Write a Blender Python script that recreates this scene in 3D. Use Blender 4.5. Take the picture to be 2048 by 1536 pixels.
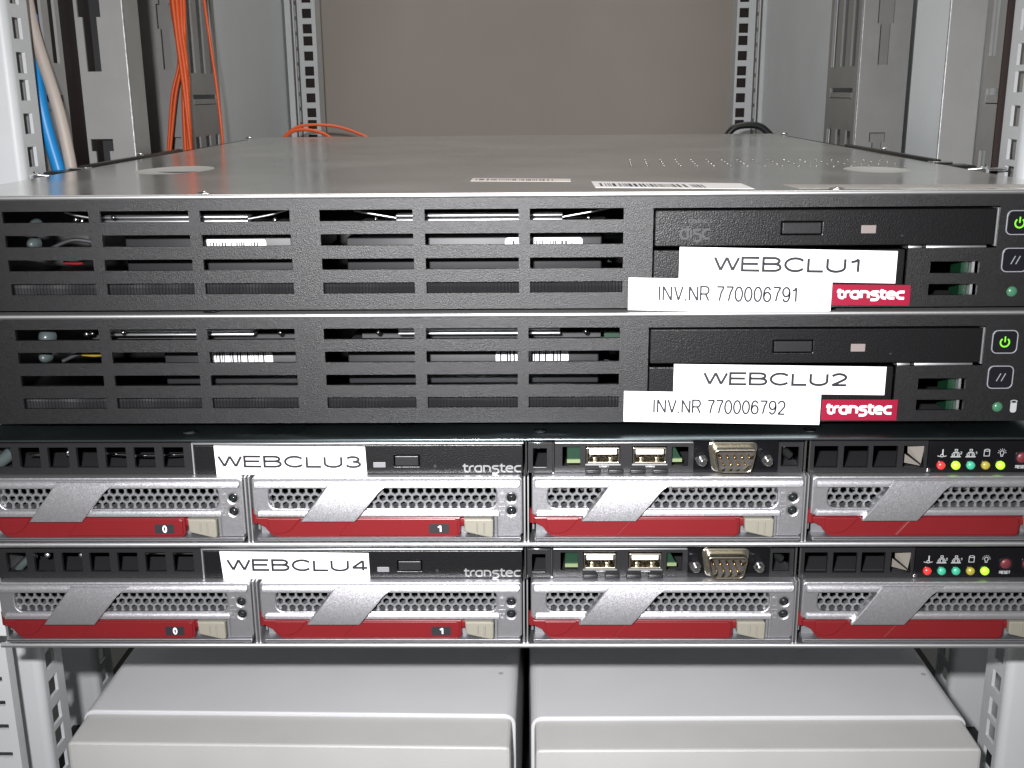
import bpy, bmesh, math, random
from mathutils import Vector, Matrix
from mathutils.geometry import tessellate_polygon

random.seed(7)
for o in list(bpy.data.objects):
    bpy.data.objects.remove(o, do_unlink=True)
scene = bpy.context.scene
col = scene.collection
MM = 0.001

# ------------------------------------------------------------------ camera, world, flash, exposure
CAM = Vector((7.56, -391.6, 150.79))
PITCH, YAW, ROLL = math.radians(15.098), math.radians(-1.025), math.radians(-0.478)
cp, sp, cw, sw = math.cos(PITCH), math.sin(PITCH), math.cos(YAW), math.sin(YAW)
fwd = Vector((sw * cp, cw * cp, -sp))
rt = Vector((cw, -sw, 0.0))
up = rt.cross(fwd)
rt2 = math.cos(ROLL) * rt + math.sin(ROLL) * up
up2 = -math.sin(ROLL) * rt + math.cos(ROLL) * up
cam_data = bpy.data.cameras.new('camera')
cam_data.sensor_width = 36.0
cam_data.lens = 36.0 * 2181.4 / 2048.0
cam_data.clip_start = 0.01
cam_data.clip_end = 50.0
cam = bpy.data.objects.new('camera', cam_data)
col.objects.link(cam)
m = Matrix((rt2, up2, -fwd)).transposed().to_4x4()
m.translation = CAM * MM
cam.matrix_world = m
scene.camera = cam

world = bpy.data.worlds.new('World')
scene.world = world
world.use_nodes = True
bg = world.node_tree.nodes['Background']
bg.inputs['Color'].default_value = (1.0, 0.98, 0.95, 1)
bg.inputs['Strength'].default_value = 0.11

def area_light(name, loc, target, sx, sy, power, color, spread=math.pi):
    L = bpy.data.lights.new(name, 'AREA')
    L.shape = 'RECTANGLE'
    L.size, L.size_y = sx * MM, sy * MM
    L.energy = power
    L.color = color
    L.spread = spread
    o = bpy.data.objects.new(name, L)
    col.objects.link(o)
    o.location = Vector(loc) * MM
    o.rotation_euler = (Vector(target) - Vector(loc)).to_track_quat('-Z', 'Y').to_euler()
    return o

# the camera's flash, beside and a little above the lens
area_light('camera_flash', (-27, -393, 183), (0, 40, 20), 16, 8, 2.05, (1.0, 0.985, 1.0), math.radians(104))
# added overhead fill, standing for ambient light on the rear wall and side panels
area_light('rear_fill_light', (0, 560, 1900), (0, 640, 0), 1200, 300, 17.0, (1.0, 0.95, 0.88))

scene.view_settings.view_transform = 'Standard'
scene.view_settings.look = 'None'
scene.view_settings.exposure = 0.0
scene.view_settings.gamma = 1.0
scene.cycles.sample_clamp_indirect = 4.0
scene.cycles.max_bounces = 8

# ------------------------------------------------------------------ materials
def srgb(r, g, b):
    f = lambda c: c / 12.92 if c <= 0.04045 else ((c + 0.055) / 1.055) ** 2.4
    return (f(r / 255), f(g / 255), f(b / 255), 1)

def mat(name, color, rough=0.5, metal=0.0, bump=0.0, bscale=1500.0, var=0.0, vscale=300.0, spec=0.5,
        emit=None, estr=0.0, coat=0.0, flakes=0.0, detail=2.0, dirt=0.0, specks=0.0, sscale=40.0, stone=0.3):
    M = bpy.data.materials.new(name)
    M.use_nodes = True
    nt = M.node_tree
    b = nt.nodes['Principled BSDF']
    c = color if len(color) == 4 else (*color, 1)
    b.inputs['Base Color'].default_value = c
    b.inputs['Roughness'].default_value = rough
    b.inputs['Metallic'].default_value = metal
    b.inputs['Specular IOR Level'].default_value = spec
    b.inputs['Coat Weight'].default_value = coat
    b.inputs['Coat Roughness'].default_value = 0.08
    tc = nt.nodes.new('ShaderNodeTexCoord')
    if var > 0:
        n = nt.nodes.new('ShaderNodeTexNoise')
        n.inputs['Scale'].default_value = vscale
        n.inputs['Detail'].default_value = 4
        nt.links.new(tc.outputs['Object'], n.inputs['Vector'])
        r = nt.nodes.new('ShaderNodeMapRange')
        r.inputs['From Min'].default_value = 0.3
        r.inputs['From Max'].default_value = 0.7
        r.inputs['To Min'].default_value = 1 - var
        r.inputs['To Max'].default_value = 1 + var
        nt.links.new(n.outputs['Fac'], r.inputs['Value'])
        mx = nt.nodes.new('ShaderNodeVectorMath')
        mx.operation = 'SCALE'
        mx.inputs[0].default_value = c[:3]
        nt.links.new(r.outputs['Result'], mx.inputs['Scale'])
        nt.links.new(mx.outputs['Vector'], b.inputs['Base Color'])
    if specks > 0:   # a few small marks, each a spot of its own
        v = nt.nodes.new('ShaderNodeTexVoronoi')
        v.inputs['Scale'].default_value = sscale
        nt.links.new(tc.outputs['Object'], v.inputs['Vector'])
        sx = nt.nodes.new('ShaderNodeSeparateColor')
        nt.links.new(v.outputs['Color'], sx.inputs[0])
        gt = nt.nodes.new('ShaderNodeMath'); gt.operation = 'LESS_THAN'
        gt.inputs[1].default_value = specks
        nt.links.new(sx.outputs[0], gt.inputs[0])
        sz = nt.nodes.new('ShaderNodeMath'); sz.operation = 'MULTIPLY'
        sz.inputs[1].default_value = 0.13
        nt.links.new(sx.outputs[1], sz.inputs[0])
        lt = nt.nodes.new('ShaderNodeMath'); lt.operation = 'LESS_THAN'
        nt.links.new(v.outputs['Distance'], lt.inputs[0])
        nt.links.new(sz.outputs[0], lt.inputs[1])
        an = nt.nodes.new('ShaderNodeMath'); an.operation = 'MULTIPLY'
        nt.links.new(gt.outputs[0], an.inputs[0])
        nt.links.new(lt.outputs[0], an.inputs[1])
        mk = nt.nodes.new('ShaderNodeMix'); mk.data_type = 'RGBA'
        mk.inputs['A'].default_value = c
        mk.inputs['B'].default_value = (c[0] * stone, c[1] * stone, c[2] * stone, 1)
        nt.links.new(an.outputs[0], mk.inputs['Factor'])
        if b.inputs['Base Color'].is_linked:
            nt.links.new(b.inputs['Base Color'].links[0].from_socket, mk.inputs['A'])
        nt.links.new(mk.outputs['Result'], b.inputs['Base Color'])
    if dirt > 0:   # faint smudges that change the gloss
        n = nt.nodes.new('ShaderNodeTexNoise')
        n.inputs['Scale'].default_value = 18
        n.inputs['Detail'].default_value = 6
        nt.links.new(tc.outputs['Object'], n.inputs['Vector'])
        r = nt.nodes.new('ShaderNodeMapRange')
        r.inputs['From Min'].default_value = 0.3
        r.inputs['From Max'].default_value = 0.7
        r.inputs['To Min'].default_value = max(0.02, rough - dirt)
        r.inputs['To Max'].default_value = rough + dirt
        nt.links.new(n.outputs['Fac'], r.inputs['Value'])
        nt.links.new(r.outputs['Result'], b.inputs['Roughness'])
    if bump > 0:
        n = nt.nodes.new('ShaderNodeTexNoise')
        n.inputs['Scale'].default_value = bscale
        n.inputs['Detail'].default_value = detail
        nt.links.new(tc.outputs['Object'], n.inputs['Vector'])
        bp = nt.nodes.new('ShaderNodeBump')
        bp.inputs['Strength'].default_value = bump
        bp.inputs['Distance'].default_value = 0.0004
        nt.links.new(n.outputs['Fac'], bp.inputs['Height'])
        nt.links.new(bp.outputs['Normal'], b.inputs['Normal'])
    if flakes > 0:  # metal-flake paint: tiny cells, each tilted its own way
        v = nt.nodes.new('ShaderNodeTexVoronoi')
        v.inputs['Scale'].default_value = 4200
        nt.links.new(tc.outputs['Object'], v.inputs['Vector'])
        g = nt.nodes.new('ShaderNodeNewGeometry')
        s = nt.nodes.new('ShaderNodeVectorMath')
        s.operation = 'MULTIPLY_ADD'
        s.inputs[1].default_value = (flakes, flakes, flakes)
        s.inputs[2].default_value = (-flakes / 2,) * 3
        nt.links.new(v.outputs['Color'], s.inputs[0])
        a = nt.nodes.new('ShaderNodeVectorMath')
        a.operation = 'ADD'
        nt.links.new(g.outputs['Normal'], a.inputs[0])
        nt.links.new(s.outputs['Vector'], a.inputs[1])
        nn = nt.nodes.new('ShaderNodeVectorMath')
        nn.operation = 'NORMALIZE'
        nt.links.new(a.outputs['Vector'], nn.inputs[0])
        nt.links.new(nn.outputs['Vector'], b.inputs['Normal'])
    if emit:
        b.inputs['Emission Color'].default_value = (*emit[:3], 1)
        b.inputs['Emission Strength'].default_value = estr
    return M

M = {
    'bezel': mat('black_powder_coat', (0.0065, 0.0065, 0.0072), 0.40, bump=0.38, bscale=3800, var=0.3, vscale=700, spec=0.55),
    'cdface': mat('black_textured_plastic', (0.004, 0.004, 0.0046), 0.34, bump=0.32, bscale=2000, spec=0.5),
    'black': mat('black_plastic', (0.012, 0.012, 0.013), 0.4, bump=0.12, bscale=1200),
    'logorelief': mat('light_toned_logo_relief', (0.035, 0.035, 0.037), 0.5),  # paler than the drive face, painting in light on the raised logo
    'gloss': mat('glossy_black_panel', (0.004, 0.004, 0.005), 0.18, spec=0.4),
    'dimple': mat('light_toned_dimple', (0.50, 0.52, 0.505), 0.5, metal=0.2),  # paler than the cover, painting in the light its pressed dishes catch
    'worn': mat('worn_sticker_film', (0.42, 0.40, 0.36), 0.4, var=0.15, vscale=200),
    'foldedge': mat('glint_toned_edge', (0.42, 0.43, 0.43), 0.5, metal=0.7, bump=0.9, bscale=260, var=0.3, vscale=300),  # paler and patchier than the sheet, painting broken glints along the bend
    'dark': mat('dark_steel_and_shade', (0.02, 0.02, 0.022), 0.6, metal=0.0),
    'deck': mat('shade_toned_deck_steel', (0.22, 0.27, 0.28), 0.3, metal=1.0, bump=0.05, bscale=400, dirt=0.06),  # steel darkened to paint in the black bezel it mirrors
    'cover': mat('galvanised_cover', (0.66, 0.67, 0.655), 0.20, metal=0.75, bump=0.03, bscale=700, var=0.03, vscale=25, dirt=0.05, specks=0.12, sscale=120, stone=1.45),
    'steel': mat('bright_steel', (0.76, 0.77, 0.78), 0.42, metal=1.0, bump=0.05, bscale=900),
    'chrome': mat('chrome', (0.85, 0.85, 0.86), 0.1, metal=1.0),
    'nickel': mat('nickel_shell', (0.72, 0.68, 0.57), 0.2, metal=1.0),
    'silver': mat('silver_flake_paint', (0.54, 0.54, 0.565), 0.40, metal=0.92, flakes=0.13, spec=0.5),
    'mesh': mat('silver_mesh_paint', (0.18, 0.184, 0.192), 0.45, metal=0.3, flakes=0.08),
    'tray': mat('grey_tray_plastic', (0.12, 0.123, 0.13), 0.45),
    'red': mat('red_plastic', (0.145, 0.0085, 0.011), 0.36, bump=0.04, bscale=2500),
    'latch': mat('beige_latch_plastic', (0.22, 0.21, 0.172), 0.4, bump=0.03, bscale=2500),
    'label': mat('white_label_tape', (0.86, 0.85, 0.86), 0.5),
    'ink': mat('black_ink', (0.012, 0.012, 0.016), 0.6),
    'badge': mat('crimson_badge', (0.25, 0.005, 0.028), 0.4),
    'white': mat('white_print', (0.85, 0.85, 0.86), 0.5),
    'greyprint': mat('grey_print', (0.38, 0.39, 0.40), 0.5),
    'silverlogo': mat('silver_logo', (0.25, 0.25, 0.255), 0.35, metal=0.2),
    'pcb': mat('green_circuit_board', (0.004, 0.027, 0.012), 0.4),
    'pcbedge': mat('circuit_board_edge', (0.16, 0.21, 0.10), 0.6),
    'gold': mat('gold_contact', (0.85, 0.55, 0.2), 0.25, metal=1.0),
    'ivory': mat('ivory_plastic', (0.75, 0.70, 0.66), 0.45),
    'drive': mat('hard_drive_casting', (0.014, 0.014, 0.016), 0.5, bump=0.05, bscale=600),
    'foam': mat('black_ribbed_filter', (0.011, 0.011, 0.012), 0.5),
    'zinc': mat('zinc_sheet', (0.31, 0.308, 0.30), 0.5, metal=0.15, bump=0.12, bscale=500, var=0.06, vscale=40),
    'paint': mat('pale_grey_powder_coat', (0.57, 0.59, 0.60), 0.45, bump=0.10, bscale=700, var=0.03, vscale=20),
    'sidep': mat('blue_grey_side_panel', (0.68, 0.725, 0.745), 0.5, bump=0.08, bscale=600, var=0.03, vscale=15),
    'case': mat('grey_case_lid', (0.61, 0.615, 0.63), 0.5, bump=0.08, bscale=900, var=0.025, vscale=25, specks=0.10, sscale=70, stone=0.6),
    'casefront': mat('warm_grey_case_front', (0.50, 0.498, 0.484), 0.5, bump=0.14, bscale=900, var=0.035, vscale=25, specks=0.12, sscale=80, stone=0.65),
    'wall': mat('warm_grey_wall', (0.385, 0.343, 0.31), 0.8, bump=0.2, bscale=120, var=0.04, vscale=9, specks=0.12, sscale=28, stone=0.6),
    'blue': mat('blue_cable_jacket', (0.012, 0.23, 0.56), 0.4),
    'beigecable': mat('beige_cable_jacket', (0.40, 0.35, 0.31), 0.5),
    'orange': mat('orange_fibre_jacket', (0.78, 0.115, 0.02), 0.45),
    'blackcable': mat('black_cable_jacket', (0.012, 0.014, 0.013), 0.4),
    'rod': mat('black_rail_steel', (0.03, 0.033, 0.03), 0.3, metal=0.6),
    'ledclear': mat('clear_indicator_lens', (0.10, 0.11, 0.10), 0.08, coat=0.5),
    'ledsmoke': mat('smoked_led_lens', (0.012, 0.015, 0.016), 0.1, coat=1.0),
    'ledpink': mat('pale_pink_lens', (0.22, 0.185, 0.175), 0.35),
    'ledgrey': mat('pale_grey_lens', (0.19, 0.19, 0.20), 0.35),
    'ledgreen': mat('green_unlit_lens', (0.05, 0.16, 0.09), 0.25, coat=0.6),
    'ledteal': mat('teal_unlit_lens', (0.05, 0.40, 0.24), 0.3, coat=0.6),
    'ledred': mat('red_lens', (0.62, 0.04, 0.035), 0.3, coat=0.6),
    'ledamber': mat('amber_unlit_lens', (0.36, 0.30, 0.04), 0.3, coat=0.6),
    'ledlit': mat('lit_green_lens', (0.35, 0.75, 0.05), 0.3, emit=(0.42, 0.95, 0.02), estr=0.75, coat=0.4),
    'powerlit': mat('lit_power_symbol', (0.15, 0.5, 0.03), 0.4, emit=(0.18, 0.75, 0.02), estr=0.55),
    'btnred': mat('dull_red_button', (0.13, 0.022, 0.028), 0.4),
    'btn': mat('black_button', (0.008, 0.008, 0.011), 0.25, spec=0.5),
    'btnrim': mat('worn_button_rim', (0.26, 0.27, 0.29), 0.4),
    'flap': mat('beige_card', (0.15, 0.138, 0.118), 0.6),
    'plug': mat('pale_cable_plug', (0.06, 0.075, 0.075), 0.3),
    'yellow': mat('yellow_wire', (0.22, 0.15, 0.01), 0.4),
    'seal_and_shade': mat('dark_red_seal_and_shade', (0.022, 0.011, 0.010), 0.7),
}

# ------------------------------------------------------------------ helpers
def tag(o, label=None, cat=None, group=None, kind=None):
    for k, v in (('label', label), ('category', cat), ('group', group), ('kind', kind)):
        if v:
            o[k] = v
    return o

ORIGIN = {}
def thing(name, loc, label, cat, group=None, rotz=0.0):
    o = bpy.data.objects.new(name, None)
    o.empty_display_size = 0.02
    col.objects.link(o)
    o.location = Vector(loc) * MM
    o.rotation_euler = (0, 0, rotz)
    tag(o, label, cat, group)
    ORIGIN[o.name] = Vector(loc)
    return o

def off_loop(pts, d):
    """Inset a closed 2-D loop by d towards its left side (d > 0 shrinks a counter-clockwise loop)."""
    n = len(pts)
    out = []
    for i in range(n):
        a, b, c = Vector(pts[i - 1]), Vector(pts[i]), Vector(pts[(i + 1) % n])
        e1, e2 = (b - a), (c - b)
        if e1.length < 1e-9 or e2.length < 1e-9:
            out.append(tuple(b)); continue
        e1.normalize(); e2.normalize()
        n1, n2 = Vector((-e1.y, e1.x)), Vector((-e2.y, e2.x))
        k = n1 + n2
        dn = max(0.35, 1 + n1.dot(n2))
        out.append((b.x + d * k.x / dn, b.y + d * k.y / dn))
    return out

def area2(p):
    return sum(p[i - 1][0] * p[i][1] - p[i][0] * p[i - 1][1] for i in range(len(p))) / 2

def rrect(x0, z0, x1, z1, r, n=5):
    rs = r if isinstance(r, (tuple, list)) else (r, r, r, r)   # corners: x0z0, x1z0, x1z1, x0z1
    P = []
    for (cx, cz, sx, sz, a0), rr in zip(((x0, z0, 1, 1, 180), (x1, z0, -1, 1, 270), (x1, z1, -1, -1, 0), (x0, z1, 1, -1, 90)), rs):
        if rr <= 0:
            P.append((cx, cz)); continue
        for k in range(n + 1):
            a = math.radians(a0 + 90 * k / n)
            P.append((cx + sx * rr + rr * math.cos(a), cz + sz * rr + rr * math.sin(a)))
    return P

def ell(cx, cz, rx, rz=None, n=16):
    rz = rx if rz is None else rz
    return [(cx + rx * math.cos(2 * math.pi * k / n), cz + rz * math.sin(2 * math.pi * k / n)) for k in range(n)]

class MB:
    def __init__(self):
        self.v, self.f, self.mi, self.sm, self.mats = [], [], [], [], []

    def slot(self, m):
        if m not in self.mats:
            self.mats.append(m)
        return self.mats.index(m)

    def add(self, verts, faces, m, smooth=False):
        b = len(self.v)
        self.v += [tuple(p) for p in verts]
        self.f += [tuple(b + i for i in f) for f in faces]
        s = self.slot(m)
        self.mi += [s] * len(faces)
        self.sm += [smooth] * len(faces)
        return self

    def box(self, x0, x1, y0, y1, z0, z1, m, bev=0.0, seg=2):
        if bev <= 0:
            v = [(x, y, z) for x in (x0, x1) for y in (y0, y1) for z in (z0, z1)]
            return self.add(v, [(0, 1, 3, 2), (4, 6, 7, 5), (0, 4, 5, 1), (2, 3, 7, 6), (0, 2, 6, 4), (1, 5, 7, 3)], m)
        bm = bmesh.new()
        bmesh.ops.create_cube(bm, size=1.0)
        for v in bm.verts:
            v.co = Vector(((x0 + x1) / 2 + v.co.x * (x1 - x0), (y0 + y1) / 2 + v.co.y * (y1 - y0), (z0 + z1) / 2 + v.co.z * (z1 - z0)))
        bev = min(bev, 0.45 * min(x1 - x0, y1 - y0, z1 - z0))
        bmesh.ops.bevel(bm, geom=bm.edges[:], offset=bev, segments=seg, profile=0.5, affect='EDGES')
        return self.bm(bm, m, True)

    def bm(self, bm, m, smooth=False):
        bm.verts.index_update()
        self.add([v.co[:] for v in bm.verts], [[v.index for v in f.verts] for f in bm.faces], m, smooth)
        bm.free()
        return self

    def prism(self, outer, y0, y1, m, holes=(), ch=0.0, axis='y', back=True, seg=2):
        """Extrude a polygon with holes. (u, v) = (x, z) along y for axis y; (y, z) along x for 'x'; (x, y) along z for 'z'.
        y0 is the shown face (with a rounded edge of size ch), y1 the far one."""
        P = {'y': lambda u, v, w: (u, w, v), 'x': lambda u, v, w: (w, u, v), 'z': lambda u, v, w: (u, v, w)}[axis]
        o = list(outer)
        if area2(o) < 0:
            o.reverse()
        loops = [o]
        for h in holes:
            h = list(h)
            if area2(h) > 0:
                h.reverse()
            loops.append(h)
        s = 1 if y1 > y0 else -1
        rings = []
        if ch > 0:
            for k in range(seg + 1):
                a = math.pi / 2 * k / seg
                rings.append((ch * (1 - math.sin(a)), y0 + s * ch * (1 - math.cos(a))))
        else:
            rings.append((0.0, y0))
        rings.append((0.0, y1))
        V, Fs = [], []
        caps = {}
        for li, lp in enumerate(loops):
            idx = []
            for ri, (d, w) in enumerate(rings):
                q = off_loop(lp, d) if d else lp
                idx.append(list(range(len(V), len(V) + len(q))))
                V += [P(u, v, w) for u, v in q]
                if ri == 0:
                    caps.setdefault(0, []).append((q, idx[-1]))
                if ri == len(rings) - 1:
                    caps.setdefault(1, []).append((q, idx[-1]))
            n = len(lp)
            for ri in range(len(rings) - 1):
                A, B = idx[ri], idx[ri + 1]
                for i in range(n):
                    j = (i + 1) % n
                    Fs.append((A[i], A[j], B[j], B[i]))
        nside = len(Fs)
        for k in ((0, 1) if back else (0,)):
            if len(caps[k]) == 1:
                Fs.append(tuple(caps[k][0][1]))
            else:
                flat = [i for q, ii in caps[k] for i in ii]
                tri = tessellate_polygon([[Vector((u, v, 0)) for u, v in q] for q, ii in caps[k]])
                Fs += [tuple(flat[i] for i in t) for t in tri]
        return self.add(V, Fs, m)

    def plate(self, u0, u1, v0, v1, holes, w0, w1, m, axis='y'):
        """A sheet with rectangular cut-outs (u0, u1, v0, v1) as one welded grid with real edges."""
        P = {'y': lambda u, v, w: (u, w, v), 'x': lambda u, v, w: (w, u, v), 'z': lambda u, v, w: (u, v, w)}[axis]
        hs = [(max(a, u0), min(b, u1), max(c, v0), min(d, v1)) for a, b, c, d in holes]
        U = sorted(set([u0, u1] + [x for h in hs for x in h[:2]]))
        W = sorted(set([v0, v1] + [x for h in hs for x in h[2:]]))
        def hole(i, j):
            if i < 0 or j < 0 or i >= len(U) - 1 or j >= len(W) - 1:
                return True
            cu, cv = (U[i] + U[i + 1]) / 2, (W[j] + W[j + 1]) / 2
            return any(a < cu < b and c < cv < d for a, b, c, d in hs)
        V, Fs, ids = [], [], {}
        def vid(i, j, k):
            if (i, j, k) not in ids:
                ids[(i, j, k)] = len(V)
                V.append(P(U[i], W[j], (w0, w1)[k]))
            return ids[(i, j, k)]
        for i in range(len(U) - 1):
            for j in range(len(W) - 1):
                if hole(i, j):
                    continue
                Fs.append((vid(i, j, 0), vid(i + 1, j, 0), vid(i + 1, j + 1, 0), vid(i, j + 1, 0)))
                Fs.append((vid(i, j, 1), vid(i, j + 1, 1), vid(i + 1, j + 1, 1), vid(i + 1, j, 1)))
                for di, dj, a, b in ((-1, 0, (0, 0), (0, 1)), (1, 0, (1, 1), (1, 0)), (0, -1, (1, 0), (0, 0)), (0, 1, (0, 1), (1, 1))):
                    if hole(i + di, j + dj):
                        A, B = (i + a[0], j + a[1]), (i + b[0], j + b[1])
                        Fs.append((vid(*A, 0), vid(*A, 1), vid(*B, 1), vid(*B, 0)))
        return self.add(V, Fs, m)

    def tube(self, pts, r, m, n=10, smoothpath=True):
        pts = [Vector(p) for p in pts]
        if smoothpath and len(pts) > 2:
            q = []
            for i in range(len(pts) - 1):
                p0, p1, p2, p3 = pts[max(i - 1, 0)], pts[i], pts[i + 1], pts[min(i + 2, len(pts) - 1)]
                for k in range(6):
                    t = k / 6
                    q.append(0.5 * ((2 * p1) + (p2 - p0) * t + (2 * p0 - 5 * p1 + 4 * p2 - p3) * t * t + (3 * p1 - p0 - 3 * p2 + p3) * t ** 3))
            q.append(pts[-1])
            pts = q
        rad = r if callable(r) else (lambda t: r)
        V, Fs = [], []
        ref = None
        for i, p in enumerate(pts):
            d = (pts[min(i + 1, len(pts) - 1)] - pts[max(i - 1, 0)]).normalized()
            if ref is None:
                ref = d.orthogonal().normalized()
            ref = (ref - d * ref.dot(d)).normalized()
            b = d.cross(ref)
            for k in range(n):
                a = 2 * math.pi * k / n
                V.append(p + rad(i / (len(pts) - 1)) * (math.cos(a) * ref + math.sin(a) * b))
        for i in range(len(pts) - 1):
            for k in range(n):
                Fs.append((i * n + k, i * n + (k + 1) % n, (i + 1) * n + (k + 1) % n, (i + 1) * n + k))
        self.add(V, Fs, m, True)
        e = (len(pts) - 1) * n
        self.add(V[:n], [tuple(range(n))[::-1]], m)
        return self.add(V[e:], [tuple(range(n))], m)

    def dome(self, cx, cy, cz, r, h, m, axis='y', n=16, rings=5, dir=-1):
        """A domed lens: rim of radius r at depth cy, crown h towards dir."""
        P = {'y': lambda u, v, w: (cx + u, cy + dir * w, cz + v), 'z': lambda u, v, w: (cx + u, cy + v, cz + dir * w)}[axis]
        V, Fs = [], []
        for j in range(rings):
            a = math.pi / 2 * j / rings
            for k in range(n):
                t = 2 * math.pi * k / n
                V.append(P(r * math.cos(a) * math.cos(t), r * math.cos(a) * math.sin(t), h * math.sin(a)))
        V.append(P(0, 0, h))
        for j in range(rings - 1):
            for k in range(n):
                Fs.append((j * n + k, j * n + (k + 1) % n, (j + 1) * n + (k + 1) % n, (j + 1) * n + k))
        for k in range(n):
            Fs.append(((rings - 1) * n + k, (rings - 1) * n + (k + 1) % n, len(V) - 1))
        return self.add(V, Fs, m, True)

    def ribbon(self, pts, wd, y, th, m, closed=False, fn=None):
        """A flat printed stroke of width wd in the x-z plane at depth y; fn maps (x, z, y) to 3-D."""
        fn = fn or (lambda x, z, y: (x, y, z))
        p = [Vector(q) for q in pts]
        q = [p[0]]
        for a in p[1:]:
            if (a - q[-1]).length > 1e-6:
                q.append(a)
        if closed and (q[0] - q[-1]).length < 1e-6:
            q.pop()
        if not closed:
            for i in range(1, len(q) - 1):
                if (q[i] - q[i - 1]).normalized().dot((q[i + 1] - q[i]).normalized()) < -0.2:
                    self.ribbon(q[:i + 1], wd, y, th, m, False, fn)
                    return self.ribbon(q[i:], wd, y - 0.004, th, m, False, fn)
        n = len(q)
        L, Rr = [], []
        for i in range(n):
            if closed:
                a, c = q[i - 1], q[(i + 1) % n]
            else:
                a, c = q[max(i - 1, 0)], q[min(i + 1, n - 1)]
            b = q[i]
            e1 = (b - a).normalized() if (b - a).length > 1e-9 else (c - b).normalized()
            e2 = (c - b).normalized() if (c - b).length > 1e-9 else e1
            n1, n2 = Vector((-e1.y, e1.x)), Vector((-e2.y, e2.x))
            k = (n1 + n2) / max(0.30, 1 + n1.dot(n2))
            L.append(b + k * wd / 2)
            Rr.append(b - k * wd / 2)
        V = []
        for w in (y, y + th):
            V += [fn(a.x, a.y, w) for a in L] + [fn(a.x, a.y, w) for a in Rr]
        Fs = []
        for i in range(n if closed else n - 1):
            j = (i + 1) % n
            Fs.append((i, j, n + j, n + i))
            Fs.append((2 * n + i, i + 3 * n, j + 3 * n, 2 * n + j))
            Fs.append((i, 2 * n + i, 2 * n + j, j))
            Fs.append((n + i, n + j, 3 * n + j, 3 * n + i))
        if not closed:
            Fs.append((0, n, 3 * n, 2 * n))
            Fs.append((n - 1, 3 * n - 1, 4 * n - 1, 2 * n - 1))
        return self.add(V, Fs, m)

    def loft(self, rows, depth, m):
        """rows: (z, y, x_left, x_right) from bottom to top: a curved front with side walls of the given depth."""
        V, Fs, n = [], [], len(rows)
        for z, y, a, b in rows:
            V += [(a + 0.35, y, z), (b - 0.35, y, z)]
        self.add(V, [(2 * i, 2 * i + 1, 2 * i + 3, 2 * i + 2) for i in range(n - 1)], m, True)
        for sgn, c, k in ((1, 0.35, 2), (-1, -0.35, 3)):
            V = []
            for r in rows:
                V += [(r[k] + c, r[1], r[0]), (r[k], r[1] + 0.35, r[0]), (r[k], r[1] + depth, r[0])]
            Fs = []
            for i in range(n - 1):
                for j in range(2):
                    Fs.append((3 * i + j, 3 * i + j + 1, 3 * i + j + 4, 3 * i + j + 3))
            self.add(V, Fs, m)
        for r in (rows[0], rows[-1]):
            z, y, a, b = r
            self.add([(a + 0.35, y, z), (b - 0.35, y, z), (b, y + 0.35, z), (b, y + depth, z), (a, y + depth, z), (a, y + 0.35, z)], [(0, 1, 2, 3, 4, 5)], m)
        return self

    def build(self, name, parent=None, xf=None, label=None):
        org = Vector((0, 0, 0))
        if parent is not None:
            p = parent
            while p is not None:
                if p.name in ORIGIN:
                    org = ORIGIN[p.name]; break
                p = p.parent
        me = bpy.data.meshes.new(name)
        vs = self.v if xf is None else [xf(*p) for p in self.v]
        me.from_pydata([((x - org.x) * MM, (y - org.y) * MM, (z - org.z) * MM) for x, y, z in vs], [], self.f)
        for k in self.mats:
            me.materials.append(M[k])
        me.polygons.foreach_set('material_index', self.mi)
        me.polygons.foreach_set('use_smooth', self.sm)
        me.update()
        b = bmesh.new()
        b.from_mesh(me)
        bmesh.ops.recalc_face_normals(b, faces=b.faces)
        b.to_mesh(me)
        b.free()
        o = bpy.data.objects.new(name, me)
        col.objects.link(o)
        if parent is not None:
            o.parent = parent
        if label:
            o['label'] = label
        return o

# ------------------------------------------------------------------ lettering made of strokes
def arc(cx, cy, rx, ry, a0, a1, n=10):
    return [(cx + rx * math.cos(math.radians(a0 + (a1 - a0) * k / n)), cy + ry * math.sin(math.radians(a0 + (a1 - a0) * k / n))) for k in range(n + 1)]

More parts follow.
